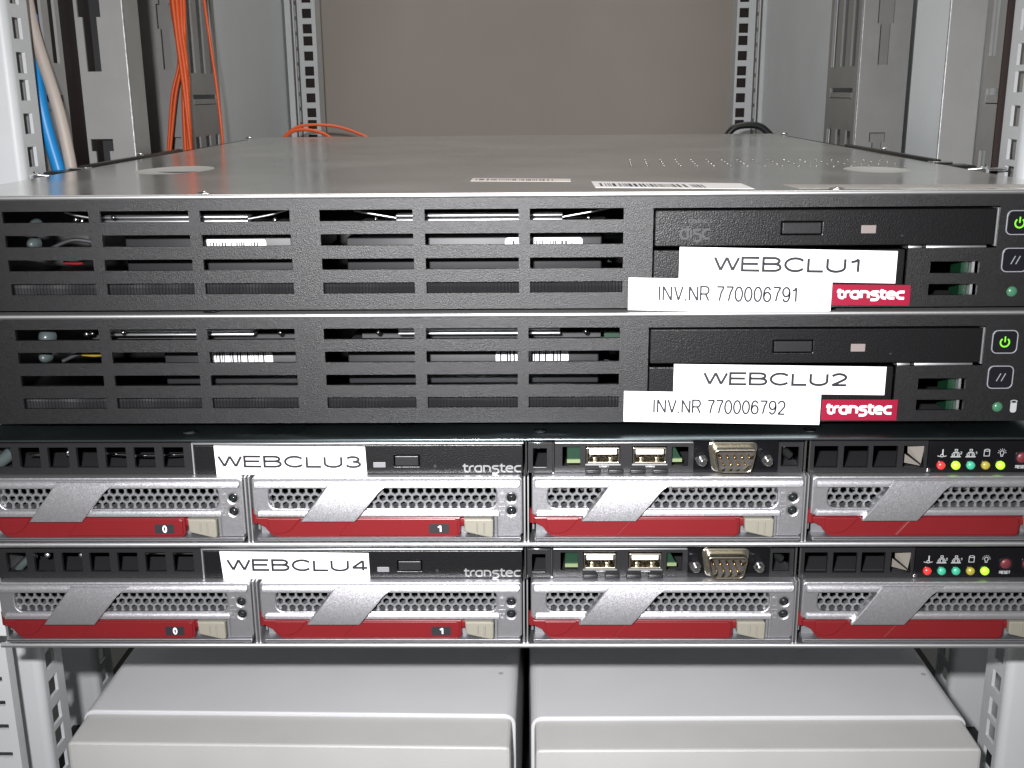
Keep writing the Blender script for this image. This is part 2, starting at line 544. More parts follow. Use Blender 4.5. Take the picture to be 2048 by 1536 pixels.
G = {   # glyph: (advance, strokes) on a cap height of 1
    'W': (1.00, [[(0, 1), (.24, 0), (.48, 1), (.72, 0), (.96, 1)]]),
    'E': (.74, [[(.68, 1), (0, 1), (0, 0), (.70, 0)], [(0, .52), (.63, .52)]]),
    'B': (.78, [[(0, .53), (0, 1), (.42, 1)] + arc(.42, .765, .22, .235, 90, -90)[1:] + [(0, .53)], [(0, .53), (0, 0), (.44, 0)] + arc(.44, .265, .25, .265, -90, 90)[1:]]),
    'C': (.82, [arc(.40, .5, .40, .5, 38, 322, 20)]),
    'L': (.66, [[(0, 1), (0, 0), (.60, 0)]]),
    'U': (.80, [[(0, 1), (0, .34)] + arc(.35, .34, .35, .34, 180, 360, 12)[1:] + [(.70, 1)]]),
    '1': (.50, [[(.04, .76), (.22, .84), (.33, 1), (.33, 0)]]),
    '2': (.68, [arc(.30, .70, .29, .30, 165, -35, 12) + [(.30, .26), (.02, 0), (.62, 0)]]),
    '3': (.68, [arc(.29, .755, .25, .245, 160, -90, 12), arc(.29, .27, .30, .27, 78, -160, 14)]),
    '4': (.70, [[(.46, 0), (.46, 1), (0, .28), (.64, .28)]]),
    'I': (.22, [[(0, 0), (0, 1)]]),
    'N': (.82, [[(0, 0), (0, 1), (.66, 0), (.66, 1)]]),
    'V': (.74, [[(0, 1), (.34, 0), (.68, 1)]]),
    '.': (.30, [[(.06, -.03), (.06, .12)]]),
    'R': (.78, [[(0, 0), (0, 1), (.42, 1)] + arc(.42, .74, .24, .26, 90, -90)[1:] + [(0, .48)], [(.40, .48), (.68, 0)]]),
    ' ': (.34, []),
    '7': (.66, [[(0, 1), (.58, 1), (.36, .6), (.22, 0)]]),
    '0': (.68, [('c', arc(.29, .5, .29, .5, 90, 450, 20)[:-1])]),
    '6': (.68, [[(.54, .80)] + arc(.30, .70, .24, .30, 40, 90, 4)[1:] + arc(.30, .52, .29, .48, 90, 180, 8)[1:] + arc(.29, .32, .28, .32, 180, 540, 18)]),
    '9': (.68, [[(.05, .20)] + arc(.29, .30, .25, .30, 220, 270, 4)[1:] + arc(.29, .48, .30, .48, 270, 360, 8)[1:] + arc(.30, .68, .28, .32, 0, 360, 18)]),
    'S': (.70, [arc(.30, .76, .27, .24, 35, 250, 10) + arc(.30, .26, .30, .26, 75, -150, 10)]),
    'T': (.68, [[(.30, 0), (.30, 1)], [(0, 1), (.60, 1)]]),
    'O': (.82, [('c', arc(.36, .5, .36, .5, 90, 450, 18)[:-1])]),
    'M': (.92, [[(0, 0), (0, 1), (.38, .1), (.76, 1), (.76, 0)]]),
    'P': (.74, [[(0, 0), (0, 1), (.42, 1)] + arc(.42, .74, .24, .26, 90, -90)[1:] + [(0, .48)]]),
    'A': (.76, [[(0, 0), (.34, 1), (.68, 0)], [(.1, .34), (.58, .34)]]),
}
LOGO = {    # rounded lower-case wordmark on an x-height of .72
    't': (.46, [[(.12, 1.0), (.12, .22)] + arc(.32, .22, .20, .22, 180, 270, 6)[1:] + [(.42, 0)], [(-.04, .72), (.40, .72)]]),
    'r': (.42, [[(.02, 0), (.02, .46)] + arc(.26, .46, .24, .26, 180, 90, 6)[1:] + [(.36, .72)]]),
    'a': (.66, [[(.50, 0), (.50, .72)], [(.50, .72), (.24, .72)] + arc(.24, .36, .24, .36, 90, 270, 12)[1:] + [(.50, 0)]]),
    'n': (.66, [[(.02, 0), (.02, .72), (.26, .72)] + arc(.26, .46, .24, .26, 90, 0, 6)[1:] + [(.50, 0)]]),
    's': (.58, [[(.48, .72), (.20, .72)] + arc(.20, .54, .18, .18, 90, 270, 8)[1:] + [(.28, .36)] + arc(.28, .08, .20, .28, 90, -90, 10)[1:] + [(-.02, -.20)]]),
    'e': (.64, [[(.08, .40), (.46, .40), (.50, .52)] + arc(.28, .46, .22, .26, 10, 90, 5)[1:] + arc(.26, .36, .26, .36, 90, 270, 12)[1:] + [(.50, 0)]]),
    'c': (.56, [[(.50, .72), (.26, .72)] + arc(.26, .36, .26, .36, 90, 270, 12)[1:] + [(.50, 0)]]),
    'd': (.64, [[(.48, 1.0), (.48, 0)], [(.48, .72), (.24, .72)] + arc(.24, .36, .24, .36, 90, 270, 12)[1:] + [(.48, 0)]]),
    'i': (.22, [[(.04, 0), (.04, .72)], [(.04, .9), (.04, 1.0)]]),
}

def text(mb, s, x0, x1, z0, z1, wd, y, m, font=G, shear=0.0, rise=0.0, fn=None, th=0.03):
    """Fit the string between x0 and x1 and z0 and z1; rise tilts its baseline."""
    pen, strokes = 0.0, []
    right = 0.0
    for c in s:
        adv, st = font[c]
        for q in st:
            closed = isinstance(q, tuple)
            pts = q[1] if closed else q
            pts = [(pen + px + shear * pz, pz) for px, pz in pts]
            right = max(right, max(p[0] for p in pts))
            strokes.append((pts, closed))
        pen += adv + (0.10 if font is G else 0.02)
    sx, sz = (x1 - x0 - wd) / right, (z1 - z0 - wd)
    for k, (pts, closed) in enumerate(strokes):
        P = [(x0 + wd / 2 + px * sx, z0 + wd / 2 + pz * sz + rise * (px * sx)) for px, pz in pts]
        mb.ribbon(P, wd, y - 0.006 * (k % 5), th, m, closed, fn)

def bars(mb, x0, x1, z0, z1, y, m, n=46, rise=0.0, fn=None, seed=1):
    rnd = random.Random(seed)
    w = [rnd.choice((1, 1, 2, 3)) for _ in range(2 * n)]
    k = (x1 - x0) / sum(w)
    x = x0
    for i in range(0, 2 * n, 2):
        a = x; b = x + w[i] * k * 0.9
        r = rise * ((a + b) / 2 - x0)
        mb.ribbon([((a + b) / 2, z0 + r), ((a + b) / 2, z1 + r)], b - a, y, 0.03, m, False, fn)
        x += (w[i] + w[i + 1]) * k

# ------------------------------------------------------------------ room and rack
wall = MB().box(-1300, 1300, 938, 990, -1200, 1500, 'wall').build('wall')
tag(wall, kind='structure')
floor = MB().box(-1300, 1300, -1500, 938, -1260, -1200, 'casefront').build('floor')
tag(floor, kind='structure')

rack = thing('server_rack', (0, 400, -500), 'pale grey steel equipment rack with square-holed posts around the stacked servers', 'rack')

def hole_run(z0, z1, dz, size, phase=0.0):
    """Square holes of a 19-inch post: steps 15.875, 15.875, 12.7 mm."""
    hs, z, k = [], z0 + phase, 0
    while z + size < z1 - 2:
        hs.append((z, z + size))
        z += (15.875, 15.875, 12.7)[k % 3]
        k += 1
    return hs

def post(s, x_in, y_front, z0, z1, phase, face_w=17, side_d=21, hole=(4.5, 9.8), mname='paint'):
    """An L-shaped mounting post: plain face to the front, side flange with square holes; s = -1 left, 1 right."""
    mb = MB()
    r = 4.0
    xo, xi = s * (x_in + face_w), s * x_in
    # front face and rounded corner as one bent sheet, seen from above
    prof = [(xo, y_front), (s * (x_in + r), y_front)]
    for k in range(1, 7):
        a = math.pi / 2 * k / 6
        prof.append((s * (x_in + r - r * math.sin(a)), y_front + r - r * math.cos(a)))
    V = [(x, y, z) for z in (z0, z1) for x, y in prof]
    n = len(prof)
    mb.add(V, [(i, i + 1, n + i + 1, n + i) for i in range(n - 1)], mname, True)
    hs = [(y_front + r + hole[0] - 1.5, y_front + r + hole[0] - 1.5 + hole[1], a, b) for a, b in hole_run(z0, z1, 0, 9.8, phase)]
    mb.plate(y_front + r, y_front + r + side_d, z0, z1, hs, xi, xi + s * 1.6, mname, axis='x')
    mb.box(min(xo, xo - s * 1.5), max(xo, xo - s * 1.5), y_front + 0.2, y_front + 30, z0, z1, mname)
    return mb

post(-1, 237.5, 141, -64, 620, 2.1, face_w=32).box(-250, -249, 146, 169, -64, 620, 'paint').build('mounting_post', rack)
post(1, 241.2, 141, -64, 620, 2.1, face_w=32).box(252, 253, 146, 167, -64, 620, 'paint').build('mounting_post', rack)
post(-1, 237.5, 92, -520, -66, 1.6, face_w=16).build('mounting_post', rack)
post(1, 243.5, 96, -520, -66, 2.0, face_w=20).build('mounting_post', rack)
post(-1, 280, 250, -520, -66, 5.0, face_w=27, side_d=22).build('mounting_post', rack)
post(1, 281, 250, -520, -66, 7.0, face_w=26, side_d=22).build('mounting_post', rack)

# perforated strip in front of the lower left post
mb = MB()
hs = [(-272, -239.6, z - 1.4, z + 1.4) for z in (-100, -113, -125.5, -138, -153, -166, -179)]
mb.plate(-280, -236, -520, -66, [(a, b, c, d) for a, b, c, d in hs], 60, 61.5, 'paint')
mb.box(-238, -236, 61.5, 66, -520, -66, 'paint')
mb.build('slotted_strip', rack)

# slotted panels (beside the posts), near and far cable columns, side panels
def slot_panel(s, x, y0, y1, zt, unit, seed=0):
    """Sheet facing the inside of the rack with three long slots, a bent tab and three short slots, repeated downwards."""
    W = y1 - y0
    hs = []
    for top in (zt + 16, zt + 16 + 95):
        for k in (0.10, 0.42, 0.74):
            hs.append((y0 + W * k, y0 + W * k + W * 0.16, top, top + 62))
    hs.append((y0 + W * 0.12, y0 + W * 0.88, zt - 8, zt - 0.5))
    for k in (0.10, 0.42, 0.74):
        hs.append((y0 + W * k, y0 + W * k + W * 0.16, zt - 62, zt - 33))
    mb = MB().plate(y0, y1, -60, 620, hs, x, x + s * 1.5, 'zinc', axis='x')
    mb.box(min(x, x + s * 3), max(x, x + s * 3), y0 + W * 0.14, y0 + W * 0.86, zt - 8.5, zt - 4, 'zinc')
    return mb

slot_panel(-1, -246, 171, 224, 150.5, 1).build('slotted_panel', rack)
slot_panel(1, 252, 171, 224, 150.0, 1).build('slotted_panel', rack)
slot_panel(-1, -257, 480.5, 568, 149.5, 1).build('slotted_panel', rack)
slot_panel(1, 258.5, 480.5, 568, 150.5, 1).build('slotted_panel', rack)
# pale sheet behind the near slotted panels
MB().box(-262, -260, 150, 226, -60, 620, 'paint').build('outer_panel', rack)
MB().box(266, 268, 150, 226, -60, 620, 'paint').build('outer_panel', rack)

def column(s, x0, x1, y, holes, side_d, sidem, backer):
    """A sheet column: front face with keyholes, folded edge toned for its glints, inner side."""
    mb = MB()
    a, b = min(x0, x1), max(x0, x1)
    mb.plate(a, b, -60, 620, holes, y, y + 1.5, 'zinc')
    xi = x0   # inner end
    o = mb.build('cable_column', rack)
    MB().tube([(xi, y + 0.9, -60), (xi, y + 0.9, 620)], 0.85, 'foldedge', 10, False).build('folded_edge', rack)
    MB().box(min(xi, xi + s * 1.5), max(xi, xi + s * 1.5), y + 2.4, y + side_d, -60, 620, sidem).build('column_side', rack)
    MB().box(a + 2, b - 1, y + 18, y + 20, -60, 620, backer).build('column_back', rack)
    return o

def key(x, w, zb, zs):
    """Keyhole cut-outs: a long slot with a wide head above zb and a small one under zs."""
    return [(x - w / 2, x + w / 2, zb, zb + 30), (x - w * 0.8, x + w * 0.8, zb + 30, zb + 48), (x - w / 2, x + w / 2, zb + 48, zb + 120),
            (x - w * 0.8, x + w * 0.8, zs - 7, zs), (x - w / 2, x + w / 2, zs - 40, zs - 7)]
column(-1, -225.6, -253, 262, key(-244.5, 8.2, 162.9, 124.7), 28, 'zinc', 'dark')
column(1, 246, 266, 262, [], 58, 'sidep', 'zinc')
column(-1, -258.5, -296, 479, key(-271, 7, 168.0, 117.0), 2.6, 'zinc', 'zinc')
column(1, 260, 296, 479, key(276.5, 7.5, 167.0, 116.5), 2.6, 'zinc', 'zinc')
MB().box(-262, -260, 570, 858, -60, 620, 'sidep').build('side_panel', rack)
MB().box(262, 264, 570, 858, -60, 620, 'sidep').build('side_panel', rack)
MB().box(-330, -328, 60, 870, -520, 620, 'sidep').build('outer_wall', rack)
MB().box(328, 330, 60, 870, -520, 620, 'sidep').build('outer_wall', rack)
MB().box(-300, -297, 229, 479, -60, 620, 'dark').build('gap_shade_sheet', rack)  # near-black sheet added to stand for the shade in the gap
MB().box(239.0, 243.5, 168.5, 170, 60, 620, 'seal_and_shade').build('door_seal', rack)

for s, x0, x1 in ((-1, -245, -225.5), (1, 232, 252)):
    mb = MB()
    hs = []
    xc = (-234.8 if s < 0 else 239.5)
    hs = [(xc - 5, xc + 5, a, b) for a, b in hole_run(-60, 620, 0, 9.8, 5.2 if s < 0 else 1.6)]
    mb.plate(x0, x1, -60, 620, hs, 854, 856, 'paint')
    xo, xi = (x0, x1) if s < 0 else (x1, x0)
    # outer return flange with slots and an inner return flange
    hs2 = [(857.8, 861.5, z, z + 12) for z in range(-58, 610, 16)]
    mb.plate(850, 868, -60, 620, [(853, 860, z, z + 12) for z in range(-58, 606, 16)], xo + s * 3, xo + s * 4.5, 'paint', axis='x')
    mb.box(min(xi, xi + s * 1.5), max(xi, xi + s * 1.5), 856.2, 885, -60, 620, 'paint')
    mb.box(min(xo + s * 6, xo + s * 12), max(xo + s * 6, xo + s * 12), 846, 849, -60, 620, 'paint')
    mb.box(x0 + 1, x1 - 1, 866, 868, -60, 620, 'seal_and_shade')  # dark back plate added so the post holes look shaded
    mb.build('rear_post', rack)
MB().box(-300, 300, 120, 860, -262, -258, 'dark').build('rack_shelf', rack)  # unseen shelf under the cases, added dark against stray light
MB().box(-250, 250, 640, 642, -258, -66, 'dark').build('stray_light_block', rack)  # unseen dark sheet added to keep the gap between the cases black

# ------------------------------------------------------------------ the two slotted black servers
YF = 10.4
SX_L = [(-187.4, -155.4), (-151.2, -118.3), (-114.2, -80.9)]
SX_R = [(-69.9, -35.6), (-31.3, 3.3), (7.4, 41.8)]
SZ = [(104.6, 108.8), (95.6, 99.9), (86.6, 90.8), (77.6, 81.8)]

def slotted_server(name, dx, dy, dz, label, second=False):
    xf = lambda x, y, z: (x + dx, y + dy, z + dz)
    root = thing(name, (dx - 4, 270 + dy, 70.8 + dz), label, 'server', 'servers stacked in the rack')
    def B(mb, nm, parent=root, lab=None):
        return mb.build(nm, parent, xf, lab)
    # bezel sheet with 24 slots, drive opening and two small slots
    holes = [(a, b, c, d) for (a, b) in SX_L + SX_R for (c, d) in SZ]
    holes += [(52.6, 178.4, 93.4, 108.7), (52.6, 146.3, 79.9, 93.4)]
    holes += [(155.0, 173.0, 84.1, 88.5), (155.0, 173.0, 75.9, 80.1)]
    mb = MB().plate(-238, 234, 71.6, 113.4, holes, YF, YF + 1.4, 'bezel')
    B(mb, 'front_bezel')
    # closed steel body and its cover with a folded bright front edge
    mb = MB()
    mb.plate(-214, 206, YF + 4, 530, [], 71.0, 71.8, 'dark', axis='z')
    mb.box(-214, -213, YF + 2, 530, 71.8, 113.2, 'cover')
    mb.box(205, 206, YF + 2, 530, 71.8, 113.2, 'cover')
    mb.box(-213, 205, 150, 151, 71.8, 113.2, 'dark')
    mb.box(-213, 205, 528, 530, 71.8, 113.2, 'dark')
    B(mb, 'chassis')
    mb = MB()
    dim = [ell(-165.5, 147, 17.5, 29, 32), ell(165.5, 117, 14, 20, 32)]
    mb.prism([(-214, YF + 0.3), (206, YF + 0.3), (206, 530), (-214, 530)], 114.3, 113.4, 'cover', holes=dim, ch=0.0, axis='z')
    for (cx, cy, rx, ry) in ((-165.5, 147, 17.5, 29), (165.5, 117, 14, 20)):
        V, Fs, n = [], [], 32
        for j in range(7):
            r = 1 - j / 7
            for k in range(n):
                t = 2 * math.pi * k / n
                V.append((cx + rx * r * math.cos(t), cy + ry * r * math.sin(t), 114.3 - 1.7 * (1 - r * r)))
        V.append((cx, cy, 114.3 - 1.7))
        for j in range(6):
            for k in range(n):
                Fs.append((j * n + k, j * n + (k + 1) % n, (j + 1) * n + (k + 1) % n, (j + 1) * n + k))
        for k in range(n):
            Fs.append((6 * n + k, 6 * n + (k + 1) % n, len(V) - 1))
        mb.add(V, Fs, 'dimple', True)
    B(mb, 'cover')
    B(MB().tube([(-214, YF + 0.2, 113.75), (206, YF + 0.2, 113.75)], 0.95, 'steel', 12, False), 'cover_edge')
    for x in (-113.5, 120.5):
        B(MB().dome(x, YF + 6, 114.35, 3.2, 0.9, 'chrome', axis='z', dir=1).dome(x, YF + 6, 114.6, 1.4, 0.9, 'chrome', axis='z', dir=1), 'screw')
    if not second:
        mb = MB()
        rnd = random.Random(3)
        for r in range(4):
            for k in range(17):
                mb.dome(57 + k * 7.9 + r * 1.2, 152 + r * 16 - k * 1.2, 114.32, 0.75, 0.45, 'chrome', axis='z', n=8, rings=3, dir=1)
        tag(B(mb, 'embossed_dots'), kind='stuff')
        fnz = lambda x, z, y: (x, z, y)
        def sticker(pts, nm, mname, seed, bx0, bx1, tone='ink'):
            # pts: quad on the cover, bars along it
            q = [Vector((p[0], p[1])) for p in pts]
            lift = 114.36
            mb = MB().prism([tuple(p) for p in q], lift, lift - 0.05, mname, axis='z')
            st = mb.build(nm, root, xf)
            e = q[1] - q[0]; h = q[3] - q[0]
            mk = MB()
            rnd = random.Random(seed)
            t = bx0
            while t < bx1:
                w = rnd.choice((.006, .006, .010, .014))
                if rnd.random() < 0.96:
                    a = q[0] + e * t + h * 0.32; b = q[0] + e * t + h * 0.78
                    mk.ribbon([tuple(a), tuple(b)], e.length * w, lift + 0.02, 0.02, tone, False, fnz)
                t += w * rnd.choice((1.7, 2.2, 3.0))
            mk.build('barcode', st, xf)
            return st
        sticker([(-17, 82.5), (24.6, 75.5), (24.2, 61.5), (-17.2, 67.5)], 'barcode_sticker', 'ivory', 5, 0.05, 0.82)
        s2 = sticker([(32.6, 61.5), (91.0, 47.0), (91.4, 22.0), (32.6, 32.5)], 'barcode_sticker', 'label', 9, 0.05, 0.72)
        s3 = sticker([(106, 40), (205, 33), (205, 17), (108, 23)], 'worn_sticker', 'worn', 12, 0.03, 0.6, 'greyprint')
    # drive, blank, opening lip
    mb = MB().prism(rrect(53.4, 94.5, 177.5, 107.7, 0.6), YF + 0.5, YF + 12, 'cdface', holes=[rrect(99.6, 98.5, 114.6, 103.4, 0.4)], ch=0.35)
    mb.box(53.4, 177.4, YF + 12.5, YF + 90, 94.8, 107.4, 'dark')
    cd = B(mb, 'optical_drive')
    mb = MB().prism(rrect(100.0, 98.9, 114.2, 103.0, 0.3), YF + 0.2, YF + 8, 'black', ch=0.3)
    B(mb, 'eject_button', cd)
    B(MB().prism(rrect(128.8, 98.9, 134.2, 101.9, 0.3), YF + 0.35, YF + 2, 'ledpink', ch=0.15), 'indicator_light', cd)
    B(MB().prism(ell(143.8, 98.0, 0.45, None, 10), YF + 0.49, YF + 0.6, 'ink'), 'eject_pinhole', cd)
    mb = MB()
    text(mb, 'disc', 62.4, 74.0, 97.0, 102.4, 0.85, YF + 0.1, 'cdface' if second else 'logorelief', font=LOGO, th=0.35)
    text(mb, 'COMPACT', 65.6, 74.2, 102.9, 104.4, 0.35, YF + 0.3, 'cdface' if second else 'logorelief', th=0.2)
    B(mb, 'embossed_logo', cd)
    B(MB().prism(rrect(53.2, 74.5, 145.6, 93.0, 0.5), YF + 0.6, YF + 3, 'cdface', ch=0.3), 'drive_blank')
    mb = MB().box(147, 152, YF + 1.6, YF + 12, 92.6, 94.1, 'steel', 0.2).box(153.5, 175.5, YF + 1.6, YF + 12, 92.4, 94.1, 'steel', 0.2)
    mb.box(177.7, 178.3, YF + 0.6, YF + 10, 94, 108, 'steel')
    B(mb, 'drive_bracket')
    # buttons
    for (x0, z0, sym) in ((181.0, 98.1, 'power'), (180.8, 84.4, 'reset')):
        mb = MB().prism(rrect(x0, z0, x0 + 9.6, z0 + 9.0, 2.0), YF - 0.5, YF - 0.05, 'btnrim', holes=[rrect(x0 + 0.35, z0 + 0.35, x0 + 9.25, z0 + 8.65, 1.75)], ch=0.12)
        mb.prism(rrect(x0 + 0.4, z0 + 0.4, x0 + 9.2, z0 + 8.6, 1.7), YF - 0.35, YF - 0.02, 'btn', ch=0.15)
        b = B(mb, 'power_button' if sym == 'power' else 'reset_button')
        mb = MB()
        if sym == 'power':
            mb.ribbon(arc(x0 + 4.8, z0 + 4.3, 1.65, 1.65, 128, 412, 16), 0.55, YF - 0.42, 0.05, 'powerlit')
            mb.ribbon([(x0 + 4.8, z0 + 4.4), (x0 + 4.8, z0 + 6.6)], 0.5, YF - 0.43, 0.05, 'powerlit')
            B(mb, 'power_symbol', b)
        else:
            for k in (3.4, 5.2):
                mb.ribbon([(x0 + k, z0 + 3.0), (x0 + k + 1.4, z0 + 6.0)], 0.35, YF - 0.42, 0.05, 'btnrim')
            B(mb, 'reset_symbol', b)
    B(MB().dome(185.9, YF, 77.1, 2.0, 1.1, 'ledgreen'), 'indicator_light')
    mb = MB()
    mb.prism(rrect(190.7, 74.9, 193.1, 79.0, (1.0, 1.0, 0.4, 0.4)), YF - 0.03, YF - 0.005, 'greyprint')
    mb.ribbon(arc(191.9, 79.3, 1.2, 0.45, 0, 360, 14)[:-1], 0.3, YF - 0.03, 0.02, 'greyprint', True)
    B(mb, 'disk_icon')
    # inside: drives, their labels, springs, filter strip, plugs
    def drive(x0, x1, z0, z1, y, lx0, lx1, lz0, lz1, seed):
        d = B(MB().box(x0, x1, y, y + 100, z0, z1, 'drive', 0.6), 'hard_drive')
        lb = B(MB().prism(rrect(lx0, lz0, lx1, lz1, 1.2), y - 0.08, y - 0.01, 'label'), 'drive_label', d)
        mk = MB()
        bars(mk, lx0 + 0.8, lx1 - 2.5, lz0 - 0.5, lz1 - 1.1 + (1.0 if second else 0), y - 0.14, 'ink', 26, seed=seed)
        B(mk, 'barcode', d)
    if not second:
        drive(-150, -85, 82, 97.5, 30, -119.3, -95, 88, 95.6, 2)
        drive(-63.8, 35.2, 82, 96.0, 30, -2.2, 27.7, 88, 95.6, 4)
    else:
        drive(-138, -85, 82, 98.5, 30, -119, -94.6, 90.2, 95.4, 6)
        drive(-64.5, 35.2, 82, 98.5, 30, -5.6, 23.2, 90.2, 95.4, 8)
    for (x0, x1, xa, xb) in ((-158, -101, -172, -86), (-44, 20, -60, 38)):
        mb = MB()
        for z in (102.3, 104.0):
            mb.box(x0, x1, 28, 36, z, z + 0.9, 'steel', 0.3)
        if not second:
            mb.tube([(x1, 29, 103.6), (x1 + 8, 29, 105.0), (xb, 29, 106.8)], 0.45, 'steel', 6)
            mb.tube([(x0, 29, 103.6), (x0 - 8, 29, 105.0), (xa, 29, 106.4)], 0.45, 'steel', 6)
        mb.dome(x1 + 10, 30, 103.0, 1.1, 1, 'chrome').dome(x0 - 8, 30, 103.0, 1.1, 1, 'chrome')
        mb.box(xa, xb, 40, 60, 98.5, 100.5, 'dark')
        B(mb, 'drive_cage')
    # ribbed strip across the lowest slots: a folded zigzag sheet with slow waves
    V, Fs = [], []
    n = 380
    for k in range(n + 1):
        x = -192 + 240 * k / n
        wv = 0.7 * math.sin(x * 0.16) + 0.4 * math.sin(x * 0.43 + 1)
        zz = 0.25 * math.sin(x * 0.2 + (2 if second else 0))
        y = YF + 4.0 + wv + (0.32 if k % 2 else -0.32)
        V += [(x, y, 76.4), (x, y - 0.3, 79.5), (x, y + 0.9, 83.2 + zz)]
    for k in range(n):
        for j in range(2):
            Fs.append((3 * k + j, 3 * k + 3 + j, 3 * k + 4 + j, 3 * k + 1 + j))
    B(MB().add(V, Fs, 'foam'), 'filter_strip')
    mb = MB()
    mb.dome(-181, 24, 103.4 - (0 if second else 1.0), 3.4 if second else 2.4, 5, 'plug').dome(-182.5, 24, 95.4, 2.6, 5, 'plug')
    mb.tube([(-176, 23, 93.5), (-168, 24, 96.5), (-160, 26, 95.2)], 0.8, 'dark', 8)
    B(mb, 'cable_plug')
    B(MB().tube([(-172, 23, 88.0), (-167, 23, 87.6), (-164.5, 23, 87.9)] if not second else [(-168, 23, 96.2), (-163, 23, 95.8), (-159, 23, 96.3)], 0.7, 'red' if not second else 'yellow', 8), 'wire')
    B(MB().dome(-165, 22, 104.5, 1.1, 1, 'chrome'), 'inner_screw')
    B(MB().dome(-150.5, 22, 105.2, 1.0, 1, 'chrome'), 'inner_screw')
    B(MB().box(36.5, 46, 40, 41.5, 94, 101, 'pcb'), 'circuit_board')
    B(MB().box(168.6, 171.2, YF + 6, YF + 16, 74, 90, 'pcb'), 'circuit_board')
    mb = MB().box(171.4, 172.4, YF + 3.0, YF + 7, 74, 90, 'steel')
    mb.tube([(38, 34, 86), (39, 33, 90)], 1.6, 'plug', 8)
    B(mb, 'inner_bracket')
    # labels stuck on the front
    def quad(x0, z0, x1, z1, tilt):
        return [(x0, z0), (x1, z0 + tilt), (x1, z1 + tilt), (x0, z1)]
    if not second:
        spec = [('name_label', (62.6, 82.4, 142.6, 94.4, -2.0), 'WEBCLU1', (75.2, 129.0, 85.3, 91.0), 0.98),
                ('inventory_label', (44.0, 70.9, 119.4, 83.1, -1.6), 'INV.NR 770006791', (55.2, 106.6, 74.2, 80.2), 0.70)]
        bd = (119.6, 72.4, 148.4, 80.2, -0.4)
    else:
        spec = [('name_label', (62.5, 83.4, 142.6, 94.5, -1.4), 'WEBCLU2', (73.6, 128.4, 86.2, 91.5), 0.98),
                ('inventory_label', (43.8, 71.9, 118.7, 84.0, -1.6), 'INV.NR 770006792', (55.0, 105.6, 75.1, 80.9), 0.70)]
        bd = (119.2, 72.2, 147.9, 80.4, -0.2)
    for k, (nm, (x0, z0, x1, z1, tl), tx, (a, b, c, d), wd) in enumerate(spec):
        y = YF - 0.16 - 0.12 * k
        lb = B(MB().prism(quad(x0, z0, x1, z1, tl), y, YF - 0.02 - 0.12 * k, 'label'), nm)
        mk = MB()
        text(mk, tx, a, b, c, d, wd, y - 0.03, 'ink', rise=tl / (x1 - x0) * 0.8)
        B(mk, 'label_text', lb)
    x0, z0, x1, z1, tl = bd
    lb = B(MB().prism(quad(x0, z0, x1, z1, tl), YF - 0.5, YF - 0.03, 'badge', ch=0.12), 'brand_badge')
    mk = MB()
    text(mk, 'transtec', x0 + 1.4, x1 - 1.7, z0 + 2.3, z1 - 1.2, 1.02, YF - 0.54, 'white', font=LOGO, rise=tl / (x1 - x0), shear=0.0)
    B(mk, 'badge_text', lb)
    return root

slotted_server('web_server', 0, 0, 0, 'black slotted server labelled WEBCLU1, topmost of the stack with its steel cover showing')
slotted_server('web_server', -0.7, -0.4, -44.45, 'black slotted server labelled WEBCLU2, second from the top under WEBCLU1', True)

# ------------------------------------------------------------------ the two servers with red drive levers
YB = 3.5     # depth of the upper band

def hexmesh(x0, x1, z0, nrow, p, y, th, m):
    """A sheet of hexagonal holes (pointy-top), each cell a rim and a real hole."""
    mb = MB()
    R = p / math.sqrt(3)
    r = R * 0.74
    for row in range(nrow):
        zc = z0 + row * 1.5 * R
        k = 0
        xc = x0 + (p / 2 if row % 2 else 0)
        while xc < x1:
            V, Fs = [], []
            for yy in (y, y + th):
                for rad in (R, r):
                    for a in range(6):
                        t = math.radians(30 + 60 * a)
                        V.append((xc + rad * math.cos(t), yy, zc + rad * math.sin(t)))
            for a in range(6):
                b = (a + 1) % 6
                Fs += [(a, b, 6 + b, 6 + a), (6 + a, 6 + b, 18 + b, 18 + a)]
            mb.add(V, Fs, m)
            xc += p
    return mb

